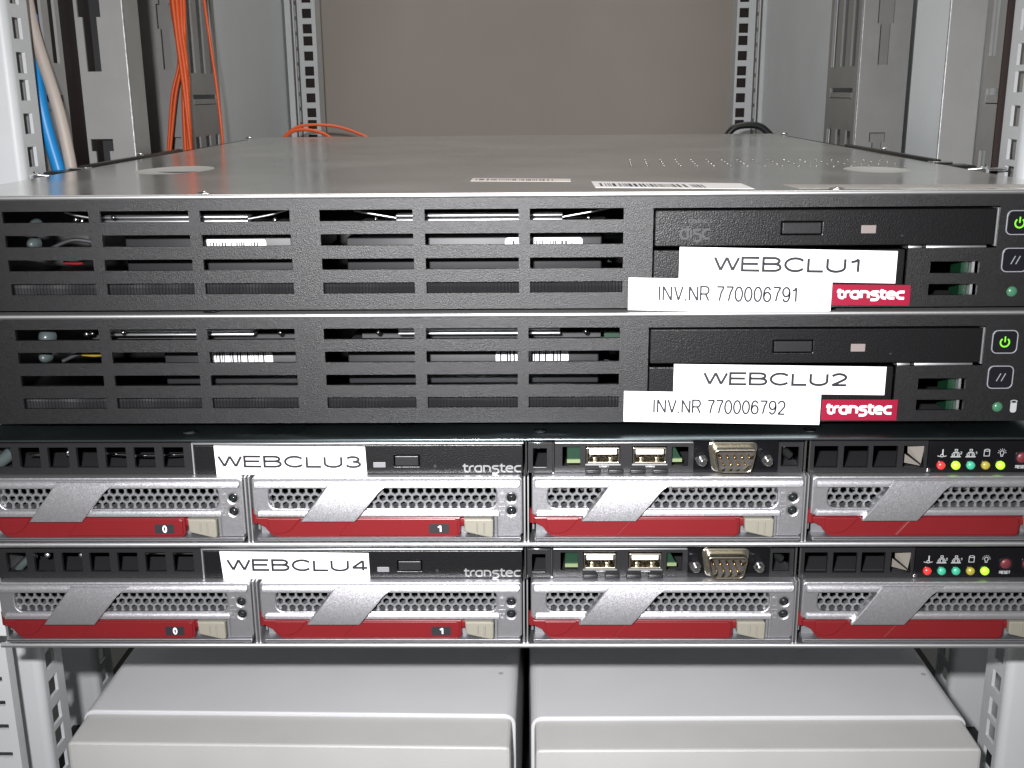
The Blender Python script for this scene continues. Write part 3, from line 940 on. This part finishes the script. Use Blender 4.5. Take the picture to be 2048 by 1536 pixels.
def caddy(ix, L, dx, dy, dz, number, label):
    """A hot-swap drive caddy; L = x of its left edge; z = 0 at its upper light."""
    w = 0.97 if ix == 0 else 1.0        # the end caddy is a little narrower
    xf = lambda x, y, z: (104.4 - (104.4 - x) * w + L + dx, y + dy, z + dz)
    root = thing('drive_caddy', (L + dx + 52, 40 + dy, -18 + dz), label, 'drive caddy', 'drive caddies with red levers')
    def B(mb, nm, parent=root, lab=None):
        return mb.build(nm, parent, xf, lab)
    # bezel frame with one long window and two light holes
    outer = [(1.2, -7.2)] + [(94.4, -7.2), (94.4, -15.8), (103.0, -15.8), (104.2, -14.6)] + rrect(0.4, -6, 104.2, 8.4, 1.5)[12:18] + rrect(0.4, -6, 104.2, 8.4, 1.5)[18:24] + [(0.4, -6.4)]
    holes = [rrect(6.6, -4.3, 94.2, 4.7, (3.2, 3.2, 2.6, 2.6)), ell(100, 0, 1.95), ell(100, -5.35, 1.95)]
    mb = MB().prism(outer, 0, 5.0, 'silver', holes=holes, ch=0.5)
    B(mb, 'bezel')
    rows = []
    for k in range(9):
        t = k / 8
        rows.append((4.7 + 3.7 * t - (0.1 if k == 8 else 0), -1.55 + 0.25 * t + 2.1 * t ** 3, 1.5 + (0.6 * t ** 4), 103.5 - (0.4 * t ** 4) - (0.9 * (1 - t) ** 6)))
    B(MB().loft(rows, 3.0, 'silver'), 'top_bar')
    rows = []
    for k in range(8):
        t = k / 7
        rows.append((-7.1 + 2.7 * t, -1.0 + 0.25 * t + 1.1 * t ** 4, 2.0 + 0.8 * t ** 3, 95.5 - 0.8 * t ** 3))
    B(MB().loft(rows, 1.4, 'silver'), 'lower_bar')
    # diagonal strap that flows into the top bar, bulging forward at its foot
    rows = []
    for k in range(17):
        t = k / 16
        z = -8.2 + 15.2 * t
        xr = 40.2 + (z + 8.2) * 0.84 if z < 1.8 else 48.6 + 6.4 * ((z - 1.8) / 5.2) ** 1.3
        rows.append((z, -3.5 + 0.2 * t + 1.75 * t * t, 19.3 + 11.6 * t, xr))
    B(MB().loft(rows, 3.2, 'silver'), 'strap')
    B(hexmesh(3, 96.5, -3.35, 4, 3.26, 1.6, 0.8, 'mesh'), 'mesh_grille')
    # inside of the caddy: floor, dark back, little parts seen through the mesh
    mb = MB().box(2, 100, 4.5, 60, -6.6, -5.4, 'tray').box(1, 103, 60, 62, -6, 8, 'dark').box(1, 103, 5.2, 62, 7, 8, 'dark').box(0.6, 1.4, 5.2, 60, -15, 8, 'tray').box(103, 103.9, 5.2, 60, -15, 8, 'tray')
    B(mb, 'drive_sled')
    rnd = random.Random(ix * 7 + int(dz) + 3)
    mb = MB()
    if ix >= 2:
        for k in range(26):
            x = 5 + k * 3.6
            if k % 5 != 3:
                mb.box(x, x + 2.5, 12, 18, -1.6, 1.5 if dz > -20 else 0.2, 'ivory', 0.3)
    else:
        mb.box(3, 100, 22, 50, -4, 1, 'drive')
        for k in range(5):
            x = 10 + rnd.random() * 80
            mb.dome(x, 20, -0.4 + rnd.random() * 1.2, 1.3, 1.5, 'chrome')
    B(mb, 'drive_end')
    # red lever
    lev = [(80.2, -7.75), (80.2, -13.9), (79.9, -14.9), (79.2, -15.6), (78.0, -15.9), (9.5, -15.9), (7.4, -15.3), (5.8, -13.6), (4.4, -11.6), (1.4, -10.0), (1.2, -7.75)]
    lv = B(MB().prism(lev, -0.5, 3.4, 'red', ch=0.45), 'lever')
    rp = [(38.6, -8.1), (78.3, -8.1), (79.3, -8.9), (79.3, -14.2), (78.3, -15.0), (33.0, -15.0)]
    B(MB().prism(rp, -1.2, -0.4, 'red', ch=0.25), 'lever_grip', lv)
    lp = [(6.0, -8.0), (18.6, -8.0), (16.8, -10.4), (14.9, -12.6), (13.0, -13.8), (10.4, -14.4), (8.0, -14.2), (6.6, -13.0), (6.0, -11.0)]
    B(MB().prism(lp, -1.1, -0.4, 'red', ch=0.35), 'lever_hinge', lv)
    mb = MB().tube([(0.9, 2.0, -10.6), (0.9, 2.0, -5.2)], 1.5, 'red', 14, False)
    B(mb, 'lever_pivot', lv)
    B(MB().box(79.9, 82.6, 0.4, 2.2, -11.6, -8.4, 'red', 0.3), 'lever_catch', lv)
    if number is not None:
        nl = B(MB().prism([(68.2, -14.0), (75.9, -14.0), (75.9, -10.2), (68.2, -10.2)], -1.36, -1.29, 'ink'), 'number_label', lv)
        mk = MB()
        text(mk, number, 71.3 if number == '0' else 71.2, 73.1 if number == '0' else 72.9, -13.6, -10.6, 0.55, -1.40, 'white')
        B(mk, 'number_print', lv)
    # beige latch with two ridges
    lt = [(81.6, -8.0), (92.2, -8.0), (93.0, -8.7), (92.9, -15.2), (92.3, -15.9), (91.4, -15.8), (82.6, -13.7), (81.9, -13.0)]
    la = B(MB().prism(lt, -1.6, 2.5, 'latch', ch=0.7, seg=3), 'latch')
    mb = MB()
    for x, z in ((86.7, -13.2), (89.4, -14.1)):
        mb.tube([(x, -1.62, z), (x, -1.62, -9.6)], 0.33, 'latch', 8, False)
    B(mb, 'latch_ridge', la)
    # lower lip and recess behind the lever
    mb = MB()
    mb.prism(rrect(1.4, -17.5, 103.6, -16.0, (0.7, 0.7, 0.2, 0.2)), -1.0, 5, 'silver', ch=0.55, seg=3)
    B(mb, 'lower_lip')
    mb = MB().box(2, 94.3, 4.2, 5.0, -15.98, -7.25, 'tray').box(93.4, 94.3, 0.6, 4.2, -15.9, -7.3, 'tray')
    B(mb, 'lever_recess')
    # lights and their embossed signs
    for z in (0.0, -5.35):
        mb = MB().prism(ell(100, z, 1.95), 0.25, 3, 'chrome', holes=[ell(100, z, 1.6)], ch=0.15)
        mb.dome(100, 1.6, z, 1.62, 1.9, 'ledsmoke', n=20, rings=6)
        B(mb, 'indicator_light')
    mb = MB()
    mb.ribbon([(95.4, 1.4), (95.4, -1.8), (97.2, -1.8), (97.2, 1.4)], 0.35, -0.12, 0.15, 'silver', True)
    mb.ribbon(arc(96.3, 1.5, 0.9, 0.4, 0, 360, 12)[:-1], 0.3, -0.14, 0.15, 'silver', True)
    mb.ribbon([(95.3, -4.0), (97.2, -4.0), (95.3, -6.8), (97.2, -6.8)], 0.33, -0.12, 0.15, 'silver', True)
    mb.ribbon([(95.0, -3.6), (97.6, -3.6)], 0.33, -0.13, 0.15, 'silver')
    mb.ribbon([(95.4, -5.4), (97.2, -5.4), (97.2, -7.2), (95.4, -7.2)], 0.25, -0.14, 0.15, 'silver', True)
    B(mb, 'embossed_sign')
    return root

def lever_server(dx, dy, dz, label, nm_text, lit2, second):
    xf = lambda x, y, z: (x + dx, y + dy, z + dz)
    root = thing('web_server', (dx + 5, 300 + dy, -20 + dz), label, 'server', 'servers stacked in the rack')
    def B(mb, nm, parent=root, lab=None):
        return mb.build(nm, parent, xf, lab)
    # body: deck, floor with rolled lip, sides, dividers
    mb = MB()
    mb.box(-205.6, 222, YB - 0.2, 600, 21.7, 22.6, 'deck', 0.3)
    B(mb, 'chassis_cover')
    for x in (-125.8, 11.1, 115.5):
        B(MB().dome(x, 13.5, 22.62, 2.6, 0.8, 'chrome', axis='z', dir=1).dome(x, 13.5, 22.9, 1.2, 0.7, 'chrome', axis='z', dir=1), 'screw')
    mb = MB()
    mb.box(-205.6, 222, 1.0, 600, -20.4, -19.6, 'steel')
    mb.tube([(-205.6, 0.6, -19.35), (222, 0.6, -19.35)], 1.05, 'steel', 12, False)
    mb.box(-205.6, -204.6, 5, 600, -19.6, 21.7, 'steel').box(221, 222, 5, 600, -19.6, 21.7, 'steel')
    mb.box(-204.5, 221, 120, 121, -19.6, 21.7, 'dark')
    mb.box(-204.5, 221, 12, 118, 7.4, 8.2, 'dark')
    B(mb, 'chassis')
    for x in (-101.6, 5.6, 112.4):
        B(MB().box(x - 0.95, x - 0.35, 0.6, 110, -19.5, 8.3, 'steel'), 'divider')
        B(MB().box(x + 0.5, x + 1.0, 0.9, 110, -19.5, 8.3, 'steel'), 'divider')
    for x in (5.35, 111.4, 113.0):
        B(MB().box(x, x + 0.6, YB - 0.6, 60, 8.4, 21.6, 'chrome'), 'divider')
    for s, a, b in ((-1, -244, -206.5), (1, 223, 252)):
        B(MB().box(a, b, 9, 11, -20, 22, 'paint', 0.4), 'mounting_ear')
    # left vent block with square holes
    holes = [(-200.6 + 11.12 * k, -192.5 + 11.12 * k, 11.4, 19.6) for k in range(7)]
    B(MB().plate(-205.4, -122.6, 8.9, 21.3, holes, YB, YB + 1.6, 'black'), 'vent_panel')
    mb = MB()
    if second:
        for x, w in ((-187, 3), (-173, 2)):
            mb.dome(x, 10, 15.8, 1.2, 1, 'steel')
        mb.box(-150, -126, 10, 11, 16.0, 16.4, 'nickel')
        mb.tube([(-199, 9, 10), (-196, 9, 13), (-192, 10, 16)], 1.6, 'plug', 8)
    else:
        mb.dome(-173.2, 10, 14.6, 1.2, 1, 'chrome').dome(-172.9, 9.5, 15.8, 0.8, 1, 'chrome')
        mb.box(-189, -184, 10, 11, 14.2, 14.6, 'nickel')
        mb.tube([(-158, 10, 14.9), (-146, 10, 14.1), (-135, 10, 14.1), (-122, 10, 15.2)], 0.5, 'chrome', 8)
        mb.tube([(-206, 9, 10), (-200, 9, 12), (-195, 10, 16)], 2.6, 'plug', 8)
    tag(B(mb, 'inner_parts'), kind='stuff')
    # optical drive with its bright top edge
    mb = MB().prism(rrect(-121.6, 8.6, 4.4, 20.2, 0.4), YB, YB + 10, 'cdface', holes=[rrect(-45.0, 11.5, -35.2, 16.2, 0.3)], ch=0.3)
    mb.box(-121.4, 4.2, YB + 10.5, 90, 8.8, 20.2, 'dark')
    cd = B(mb, 'optical_drive')
    B(MB().box(-121.8, 4.8, YB - 0.3, YB + 12, 20.45, 21.3, 'steel', 0.35), 'drive_trim')
    B(MB().box(-122.45, -121.9, YB - 0.3, YB + 10, 8.6, 21.3, 'steel'), 'drive_trim')
    B(MB().prism(rrect(-44.6, 11.9, -35.6, 15.8, 0.3), YB - 0.2, YB + 6, 'black', ch=0.3), 'eject_button', cd)
    B(MB().prism(rrect(-53.0, 11.2, -48.3, 13.3, 0.2), YB - 0.12, YB + 1, 'ledgrey', ch=0.1), 'indicator_light', cd)
    B(MB().prism(ell(-29.3, 11.7, 0.65, None, 12), YB - 0.02, YB + 0.1, 'ink'), 'eject_pinhole', cd)
    mb = MB()
    text(mb, 'transtec', -18.8, 4.0, 9.1, 12.9, 0.62, YB - 0.08, 'silverlogo', font=LOGO, th=0.06)
    B(mb, 'drive_logo', cd)
    if not second:
        q = [(-113.6, 8.5), (-55.5, 8.0), (-55.9, 19.6), (-113.9, 20.2)]
        tx = (-111.7 - 1.2, -57.6, 11.4, 16.4)
    else:
        q = [(-114.4, 8.4), (-56.0, 7.6), (-56.2, 19.3), (-115.2, 20.1)]
        tx = (-112.8, -56.4, 11.8, 17.0)
    lb = B(MB().prism(q, YB - 0.2, YB - 0.03, 'label'), 'name_label')
    mk = MB()
    text(mk, nm_text, *tx, 0.95, YB - 0.24, 'ink', rise=-0.008)
    B(mk, 'label_text', lb)
    # socket panel: small cover, recess with two USB sockets, serial port
    B(MB().plate(6.4, 15.6, 8.9, 21.3, [(8.2, 13.6, 11.0, 18.8)], YB, YB + 2, 'black'), 'blank_cover')
    mb = MB().box(6.4, 15.4, YB - 0.5, YB + 0.2, 20.6, 21.3, 'chrome', 0.2).box(8.4, 13.4, YB + 0.1, YB + 1, 10.7, 11.1, 'steel')
    mb.box(15.7, 16.3, YB - 0.6, YB + 8, 8.7, 21.3, 'chrome')
    if not second:
        mb.box(9.6, 11, 14, 16, 15.0, 16.6, 'ivory')
    B(mb, 'cover_trim')
    holes = [(19.5, 26.4, 11.3, 19.0), (28.4, 41.6, 12.4, 19.2), (46.2, 59.3, 12.4, 19.2), (61.3, 67.6, 11.2, 18.9), (102.9, 109.6, 11.0, 18.8)]
    B(MB().plate(16.6, 111.2, 8.6, 20.6, holes, YB + 1.0, YB + 2.2, 'black'), 'socket_panel')
    mb = MB().box(16.6, 69.2, YB - 0.3, YB + 2, 20.65, 21.2, 'steel', 0.2)
    for x in (28.3, 37.0, 45.4, 54.0):
        mb.box(x, x + 5.9, YB - 0.6, YB + 0.9, 8.7, 10.2, 'black', 0.4)
    B(mb, 'panel_hinge')
    mb = MB().box(21.5, 26.6, YB + 4, YB + 22, 12.3, 18.6, 'pcb').box(21.4, 26.7, YB + 3.2, YB + 4.2, 11.7, 13.1, 'pcbedge')
    B(mb, 'circuit_board')
    mb = MB()
    mb.add([(61.6, YB + 5, 12.6), (65.6, YB + 5, 12.6), (63.0, YB + 5, 17.4), (61.6, YB + 5, 18.0), (61.6, YB + 7, 12.6), (65.6, YB + 7, 12.6), (63.0, YB + 7, 17.4), (61.6, YB + 7, 18.0)],
           [(0, 1, 2, 3), (7, 6, 5, 4), (0, 4, 5, 1), (1, 5, 6, 2), (2, 6, 7, 3), (3, 7, 4, 0)], 'pcb')
    mb.box(61.4, 65.7, YB + 4.2, YB + 5.2, 11.7, 13.0, 'pcbedge')
    B(mb, 'circuit_board')
    for k, x0 in enumerate((28.6, 46.4)):
        x1 = x0 + 12.8
        mb = MB().prism(rrect(x0, 12.6, x1, 18.9, 0.5), YB - 0.3, YB + 10, 'nickel', holes=[rrect(x0 + 0.6, 13.2, x1 - 0.6, 18.3, 0.3)], ch=0.2)
        mb.box(x0 - 0.3, x1 + 0.3, YB - 0.5, YB - 0.2, 12.0, 12.5, 'steel')
        u = B(mb, 'usb_socket')
        B(MB().box(x0 + 1.2, x1 - 1.2, YB + 0.3, YB + 9, 16.1, 18.2, 'white', 0.15), 'socket_tongue', u)
        mb = MB()
        for j in range(4):
            mb.box(x0 + 1.9 + j * 2.4, x0 + 2.9 + j * 2.4, YB + 1.2, YB + 8, 15.5, 15.95, 'gold')
        mb.box(x0 + 0.7, x1 - 0.7, YB + 8.5, YB + 9, 13.3, 15.4, 'tray')
        for j in (2.6, 8.6):
            mb.box(x0 + j, x0 + j + 1.8, YB + 2.0, YB + 8, 13.25, 14.3, 'nickel', 0.2)
        B(mb, 'contact', u)
        mk = MB()
        text(mk, 'USB1' if k == 0 else 'USB2', x0 + 5.0, x0 + 8.6, 10.7, 11.7, 0.26, YB + 0.97, 'greyprint')
        B(mk, 'socket_print', u)
    # serial port: D-shaped shell, face, nine pins, jack screws
    def dshape(x0, x1, z0, z1, sl, r=1.5):
        c = [(x0 + sl, z0), (x1 - sl, z0), (x1, z1), (x0, z1)]
        out = []
        for i in range(4):
            a, b, d = Vector(c[i - 1]), Vector(c[i]), Vector(c[(i + 1) % 4])
            p, q = b + (a - b).normalized() * r, b + (d - b).normalized() * r
            for k in range(6):
                t = k / 5
                out.append(tuple((1 - t) ** 2 * p + 2 * t * (1 - t) * b + t * t * q))
        return out
    mb = MB().prism(dshape(74.6, 94.0, 9.0, 20.9, 2.0, 2.4), YB + 0.3, YB + 1.2, 'nickel', ch=0.4)
    mb.prism(dshape(76.3, 92.4, 10.4, 19.6, 1.7, 2.0), YB - 5.2, YB + 0.3, 'nickel', holes=[dshape(76.9, 91.8, 11.0, 19.0, 1.6, 1.7)], ch=0.25)
    sp = B(mb, 'serial_port')
    B(MB().prism(dshape(76.8, 91.9, 10.9, 19.1, 1.6, 1.7), YB - 0.6, YB + 0.6, 'dark'), 'port_insert', sp)
    mb = MB()
    for row, z, n, x in ((0, 16.2, 5, 78.9), (1, 13.4, 4, 80.25)):
        for k in range(n):
            mb.tube([(x + k * 2.72, YB - 0.4, z), (x + k * 2.72, YB - 4.0, z)], 0.48, 'gold', 8, False)
            mb.dome(x + k * 2.72, YB - 4.0, z, 0.48, 0.5, 'gold', n=8, rings=3)
    for k in range(3):
        mb.dome(80.6 + k * 3.6, YB - 3.0, 19.15, 0.5, 0.2, 'chrome', n=8, rings=3)
    tag(B(mb, 'port_pins', sp), kind='stuff')
    for x in (72.2, 97.0):
        mb = MB()
        mb.prism(ell(x, 14.6, 2.3, None, 6), YB - 2.8, YB + 0.9, 'chrome', ch=0.3)
        mb.tube([(x, YB - 2.8, 14.6), (x, YB - 5.2, 14.6)], 1.5, 'chrome', 14, False)
        mb.dome(x, YB - 5.2, 14.6, 1.5, 0.6, 'chrome', n=14)
        B(mb, 'jack_screw', sp)
    B(MB().prism(rrect(69.6, 8.7, 101.8, 21.2, 0.4), YB + 0.75, YB + 0.98, 'gloss'), 'port_plate')
    mb = MB().tube([(103.5, 12, 18.0), (105.0, 13, 15.5), (108.4, 14, 12.0)], 1.7, 'blackcable', 10).dome(104.6, 8, 18.2, 1.0, 1, 'chrome')
    B(mb, 'inner_cable')
    # right block: square vents, card flap, glossy light panel
    holes = [(115.2, 124.2, 10.7, 19.4), (126.3, 135.7, 10.7, 19.4), (137.4, 146.7, 10.7, 19.4), (148.9, 157.0, 10.7, 19.4)]
    B(MB().plate(113.8, 158.0, 8.8, 21.3, holes, YB, YB + 1.6, 'black'), 'vent_panel')
    mb = MB().add([(152.0, YB + 5, 18.0), (157.4, YB + 1.8, 19.4), (156.4, YB + 1.8, 11.6), (152.2, YB + 5, 14.9)], [(0, 1, 2, 3)], 'flap')
    mb.add([(151.5, YB + 6, 14.2), (156.0, YB + 2.4, 11.2), (156.4, YB + 2.2, 10.6), (151.4, YB + 6, 10.6)], [(0, 1, 2, 3)], 'flap')
    B(mb, 'card_flap')
    B(MB().box(158.3, 228, YB - 0.2, YB + 6, 8.7, 21.2, 'gloss', 0.3), 'light_panel')
    B(MB().dome(158.6, YB - 0.2, 9.6, 0.9, 0.5, 'chrome'), 'screw')
    leds = ['ledred', 'ledlit' if lit2 else 'ledteal', 'ledteal', 'ledamber', 'ledlit']
    yl = YB - 0.25
    for k, c in enumerate(leds):
        x = 163.2 + 5.6 * k
        mb = MB().tube([(x, yl, 11.7), (x, yl - 0.7, 11.7)], 1.65, c, 16, False).dome(x, yl - 0.7, 11.7, 1.65, 1.0, c)
        B(mb, 'status_light')
    mk = MB()
    z = 15.0
    x = 163.4
    mk.ribbon([(x + 0.2, z + 0.7), (x + 0.2, z + 3.0)], 0.5, yl, 0.03, 'greyprint')
    mk.ribbon(arc(x, z + 0.5, 0.55, 0.55, 0, 360, 10)[:-1], 0.28, yl - 0.006, 0.03, 'greyprint', True)
    mk.ribbon([(x - 1.7, z + 0.4), (x - 0.6, z + 0.1)], 0.3, yl, 0.03, 'greyprint')
    mk.ribbon([(x + 0.6, z + 0.1), (x + 1.7, z + 0.4)], 0.3, yl, 0.03, 'greyprint')
    for x, tx in ((168.6, '2'), (174.2, '1')):
        mk.ribbon([(x - 1.9, z), (x + 1.9, z)], 0.4, yl, 0.03, 'greyprint')
        for xx, zz in ((x - 0.95, z + 0.7), (x + 0.95, z + 0.7), (x, z + 2.5)):
            mk.ribbon([(xx - 0.45, zz - 0.25), (xx + 0.45, zz - 0.25), (xx + 0.45, zz + 0.45), (xx - 0.45, zz + 0.45)], 0.26, yl - 0.006, 0.03, 'greyprint', True)
        mk.ribbon([(x - 1.15, z + 1.65), (x + 1.15, z + 1.65)], 0.38, yl, 0.03, 'greyprint')
        text(mk, tx, x + 1.6, x + 2.3, z + 1.0, z + 2.1, 0.2, yl, 'greyprint')
    x = 180.2
    mk.ribbon([(x - 1.0, z + 2.5), (x - 1.0, z + 0.3), (x + 1.0, z + 0.3), (x + 1.0, z + 2.5)], 0.26, yl, 0.03, 'greyprint')
    mk.ribbon(arc(x, z + 2.6, 1.0, 0.4, 0, 360, 12)[:-1], 0.26, yl - 0.006, 0.03, 'greyprint', True)
    x = 185.9
    mk.ribbon([(x - 0.35, z + 0.2), (x - 0.35, z + 0.8)] + arc(x, z + 1.6, 0.72, 0.75, 215, -35, 12) + [(x + 0.35, z + 0.8), (x + 0.35, z + 0.2)], 0.26, yl, 0.03, 'greyprint', True)
    for a in (0, 30, 60, 90, 120, 150, 180):
        c, s = math.cos(math.radians(a)), math.sin(math.radians(a))
        mk.ribbon([(x + 1.15 * c, z + 1.6 + 1.15 * s), (x + 1.65 * c, z + 1.6 + 1.65 * s)], 0.2, yl, 0.03, 'greyprint')
    B(mk, 'icon_print')
    for x in (193.6, 202.2):
        mb = MB().prism(ell(x, 14.6, 2.9, None, 24), yl - 0.3, yl + 0.1, 'btn', holes=[ell(x, 14.6, 2.2, None, 24)], ch=0.15)
        mb.dome(x, yl, 14.6, 2.15, 1.0, 'btnred', n=20)
        B(mb, 'reset_button' if x < 200 else 'power_button')
    mk = MB()
    text(mk, 'RESET', 191.4, 195.8, 10.3, 11.6, 0.28, yl, 'greyprint')
    B(mk, 'button_print')
    return root

lever_server(0, 0, 0, 'black and silver server labelled WEBCLU3, third from the top of the stack', 'WEBCLU3', True, False)
lever_server(-0.5, 1.9, -44.45, 'black and silver server labelled WEBCLU4, lowest of the stack above the grey cases', 'WEBCLU4', False, True)
LEFTS = [-207.3, -100.0, 7.35, 113.9]
DESC = {0: 'left end drive caddy numbered 0 on its red lever, under the vent of {}',
        1: 'drive caddy numbered 1 on its red lever, under the optical drive of {}',
        2: 'unnumbered drive caddy under the USB sockets of {}',
        3: 'unnumbered drive caddy under the row of status lights of {}'}
for nm, dx, dy, dz in (('WEBCLU3', 0, 0, 0), ('WEBCLU4', -0.5, 1.9, -44.45)):
    for ix, L in enumerate(LEFTS):
        caddy(ix, L, dx, dy, dz, str(ix) if ix < 2 else None, DESC[ix].format(nm))

# ------------------------------------------------------------------ slide rails beside the top server
for s, xr, word in ((-1, -216.5, 'orange cables'), (1, 208.5, 'black cable')):
    root = thing('slide_rail', (xr, 330, 100), 'dark slide rail with bright end clip along the top cover, nearest the ' + ('blue cable' if s < 0 else 'black cable'), 'slide rail', 'slide rails of the top server')
    MB().box(min(xr, xr + s * 4), max(xr, xr + s * 4), 165, 325, 95, 115.6, 'rod', 0.6).box(min(xr, xr + s * 3.6), max(xr, xr + s * 3.6), 325.2, 500, 95, 113.9, 'rod', 0.6).build('rail', root)
    for y, big in ((250, 0), (505, 1)):
        MB().dome(xr + s * 2, y, 115.6 - 1.0 * big, 2.2 + big, 1.8, 'chrome', axis='z', dir=1).build('screw', root)
    mb = MB()
    mb.box(min(xr, xr + s * 16), max(xr, xr + s * 16), 150, 166, 109.5, 113.5, 'rod', 1.0)
    mb.build('clip_body', root)
    mb = MB()
    mb.tube([(xr + s * 10, 146, 110.2), (xr + s * 16, 143, 111.0), (xr + s * 17.5, 146, 112.0)], 2.4, 'chrome', 12)
    mb.box(min(xr + s * 14, xr + s * 30), max(xr + s * 14, xr + s * 30), 147, 150, 111, 112.6, 'chrome', 0.6)
    mb.box(min(xr - s * 2, xr + s * 8), max(xr - s * 2, xr + s * 8), 160, 168, 113.6, 114.8, 'chrome', 0.4)
    mb.build('clip_spring', root)

# ------------------------------------------------------------------ cables
def cable(name, pts, r, m, label, group=None, n=12):
    o = MB().tube(pts, r, m, n).build(name)
    return tag(o, label, 'cable', group)

cable('network_cable', [(-249, 196, 190), (-247.5, 190, 165), (-245.5, 187, 148), (-243, 186, 131), (-239, 185, 112), (-234, 184, 85)], 3.4, 'blue', 'bright blue network cable hanging beside the front post')
cable('network_cable', [(-250, 193, 215), (-247.5, 191, 192), (-245.5, 190, 179), (-242.2, 189, 165), (-238.0, 187, 150), (-234.8, 186, 133), (-232.2, 185, 111), (-230, 184, 90)], 3.1, 'beigecable', 'beige network cable hanging next to the blue one')
G1 = 'orange fibre cables in the hanging bundle'
L1 = 'thin orange fibre cable running straight down in the hanging bundle'
for k, (a, b, c, d, e) in enumerate([(-253.0, -252.5, -251.5, -250.5, -249.5), (-250.5, -250.5, -249.5, -249.0, -250.5), (-248.0, -248.5, -248.4, -251.0, -252.5), (-246.5, -247.3, -250.5, -253.0, -255.5), (-255.0, -254.0, -252.6, -251.6, -251.6), (-251.6, -251.4, -250.4, -249.8, -254.0)]):
    cable('fibre_cable', [(a, 446 + 2 * k, 300), (a, 446 + 2 * k, 225), (b, 447 + k, 195), (c, 448 + 2 * k, 170), (d, 449 + k, 145), (e, 450 + k, 90)], 1.6, 'orange', L1, G1, 8)
cable('fibre_cable', [(-255.5, 452, 300), (-256, 452, 217), (-253.5, 452, 190), (-252.4, 453, 172), (-258.5, 453, 150), (-263.5, 453, 125), (-269, 453, 95)], 1.3, 'orange', 'orange fibre cable swinging out furthest from the bundle at its foot', None, 8)
cable('fibre_cable', [(-252, 455, 300), (-253, 455, 217), (-255, 455, 195), (-255, 455, 172), (-261.5, 454, 150), (-267, 454, 118), (-270.5, 454, 95)], 1.1, 'orange', 'orange fibre cable bowing out of the bundle just inside the outermost strand', None, 8)
cable('fibre_cable', [(-236, 452, 300), (-231.5, 452, 217), (-229.5, 453, 185), (-227.4, 455, 145), (-226.2, 456, 90)], 1.1, 'orange', 'single orange fibre cable hanging apart from the bundle', None, 8)
cable('fibre_cable', [(-214, 600, 108), (-206, 600, 116.5), (-194, 600, 121.6), (-174, 602, 121.8), (-158, 604, 118.8), (-138, 606, 111)], 1.3, 'orange', 'orange fibre cable arching highest behind the top server', None, 8)
cable('fibre_cable', [(-212, 596, 108), (-203, 596, 116.5), (-190, 596, 118.0), (-176, 596, 115.0), (-168, 596, 110)], 1.5, 'orange', 'short orange fibre loop low behind the cover of the top server', None, 8)
cable('power_cable', [(178, 600, 104), (187, 600, 116.0), (199, 600, 119.0), (212, 600, 117.0), (224, 600, 106)], 3.0, 'blackcable', 'thick black cable arching behind the top server')

# ------------------------------------------------------------------ the two grey cases at the bottom
def case(x0, x1, yf, ztop, rot, pivot, label):
    root = thing('computer_case', (pivot[0], pivot[1], -258), label, 'computer case', 'grey computer cases', rotz=math.radians(rot))
    # lid: a folded sheet over the body, with rounded corners and a bright front edge
    W = []
    out = rrect(x0, ztop - 108, x1, ztop, (0.5, 0.5, 6, 6), 6)
    inner = rrect(x0 + 1.6, ztop - 109, x1 - 1.6, ztop - 1.6, (0.3, 0.3, 4.6, 4.6), 6)
    mb = MB().prism(out, yf, yf + 270, 'case', holes=[], ch=0.8, seg=3)
    mb.build('lid', root)
    b0, b1 = x0 + 1.7, x1 - 1.7
    # front moulding: flat ledge just under the lid, bevelled down to the face
    prof = [(yf - 0.3, ztop - 1.9), (yf - 23.0, ztop - 2.6), (yf - 23.8, ztop - 2.85), (yf - 24.3, ztop - 3.6), (yf - 26.0, ztop - 106), (yf - 0.3, ztop - 107)]
    n = len(prof)
    V = []
    steps = [(0, 5.0), (0.25, 2.6), (0.8, 1.0), (2.0, 0.25), (5.0, 0.0)]
    xs = [(b0 + a, d) for a, d in steps] + [(b1 - a, d) for a, d in reversed(steps)]
    xs = []
    for a, d in steps:
        xs.append((b0 + a + (2.5 if False else 0), d))
    for a, d in reversed(steps):
        xs.append((b1 - a, d))
    for x, d in xs:
        for k, (y, z) in enumerate(prof):
            yy = y if k in (0, n - 1) else y + d * 0.55
            zz = z if k in (n - 1,) else z - d * 0.9
            V.append((x, yy, zz))
    Fs = []
    for i in range(len(xs) - 1):
        for k in range(n):
            Fs.append((i * n + k, i * n + (k + 1) % n, (i + 1) * n + (k + 1) % n, (i + 1) * n + k))
    Fs += [tuple(range(n)), tuple((len(xs) - 1) * n + k for k in range(n))]
    MB().add(V, Fs, 'casefront').build('front_moulding', root)
    return root

case(-219.5, -0.6, 92.0, -150, 0, (-110, 92), 'grey computer case below the drive caddies numbered 0 and 1')
case(7.0, 222.8, 89, -150, 0, (115, 89), 'grey computer case below the drive caddies without numbers')
for o in bpy.data.objects:
    if o.name.startswith('computer_case'):
        left = o.location.x < 0
        o.rotation_euler[2] = math.radians(-0.9 if left else 0.5)
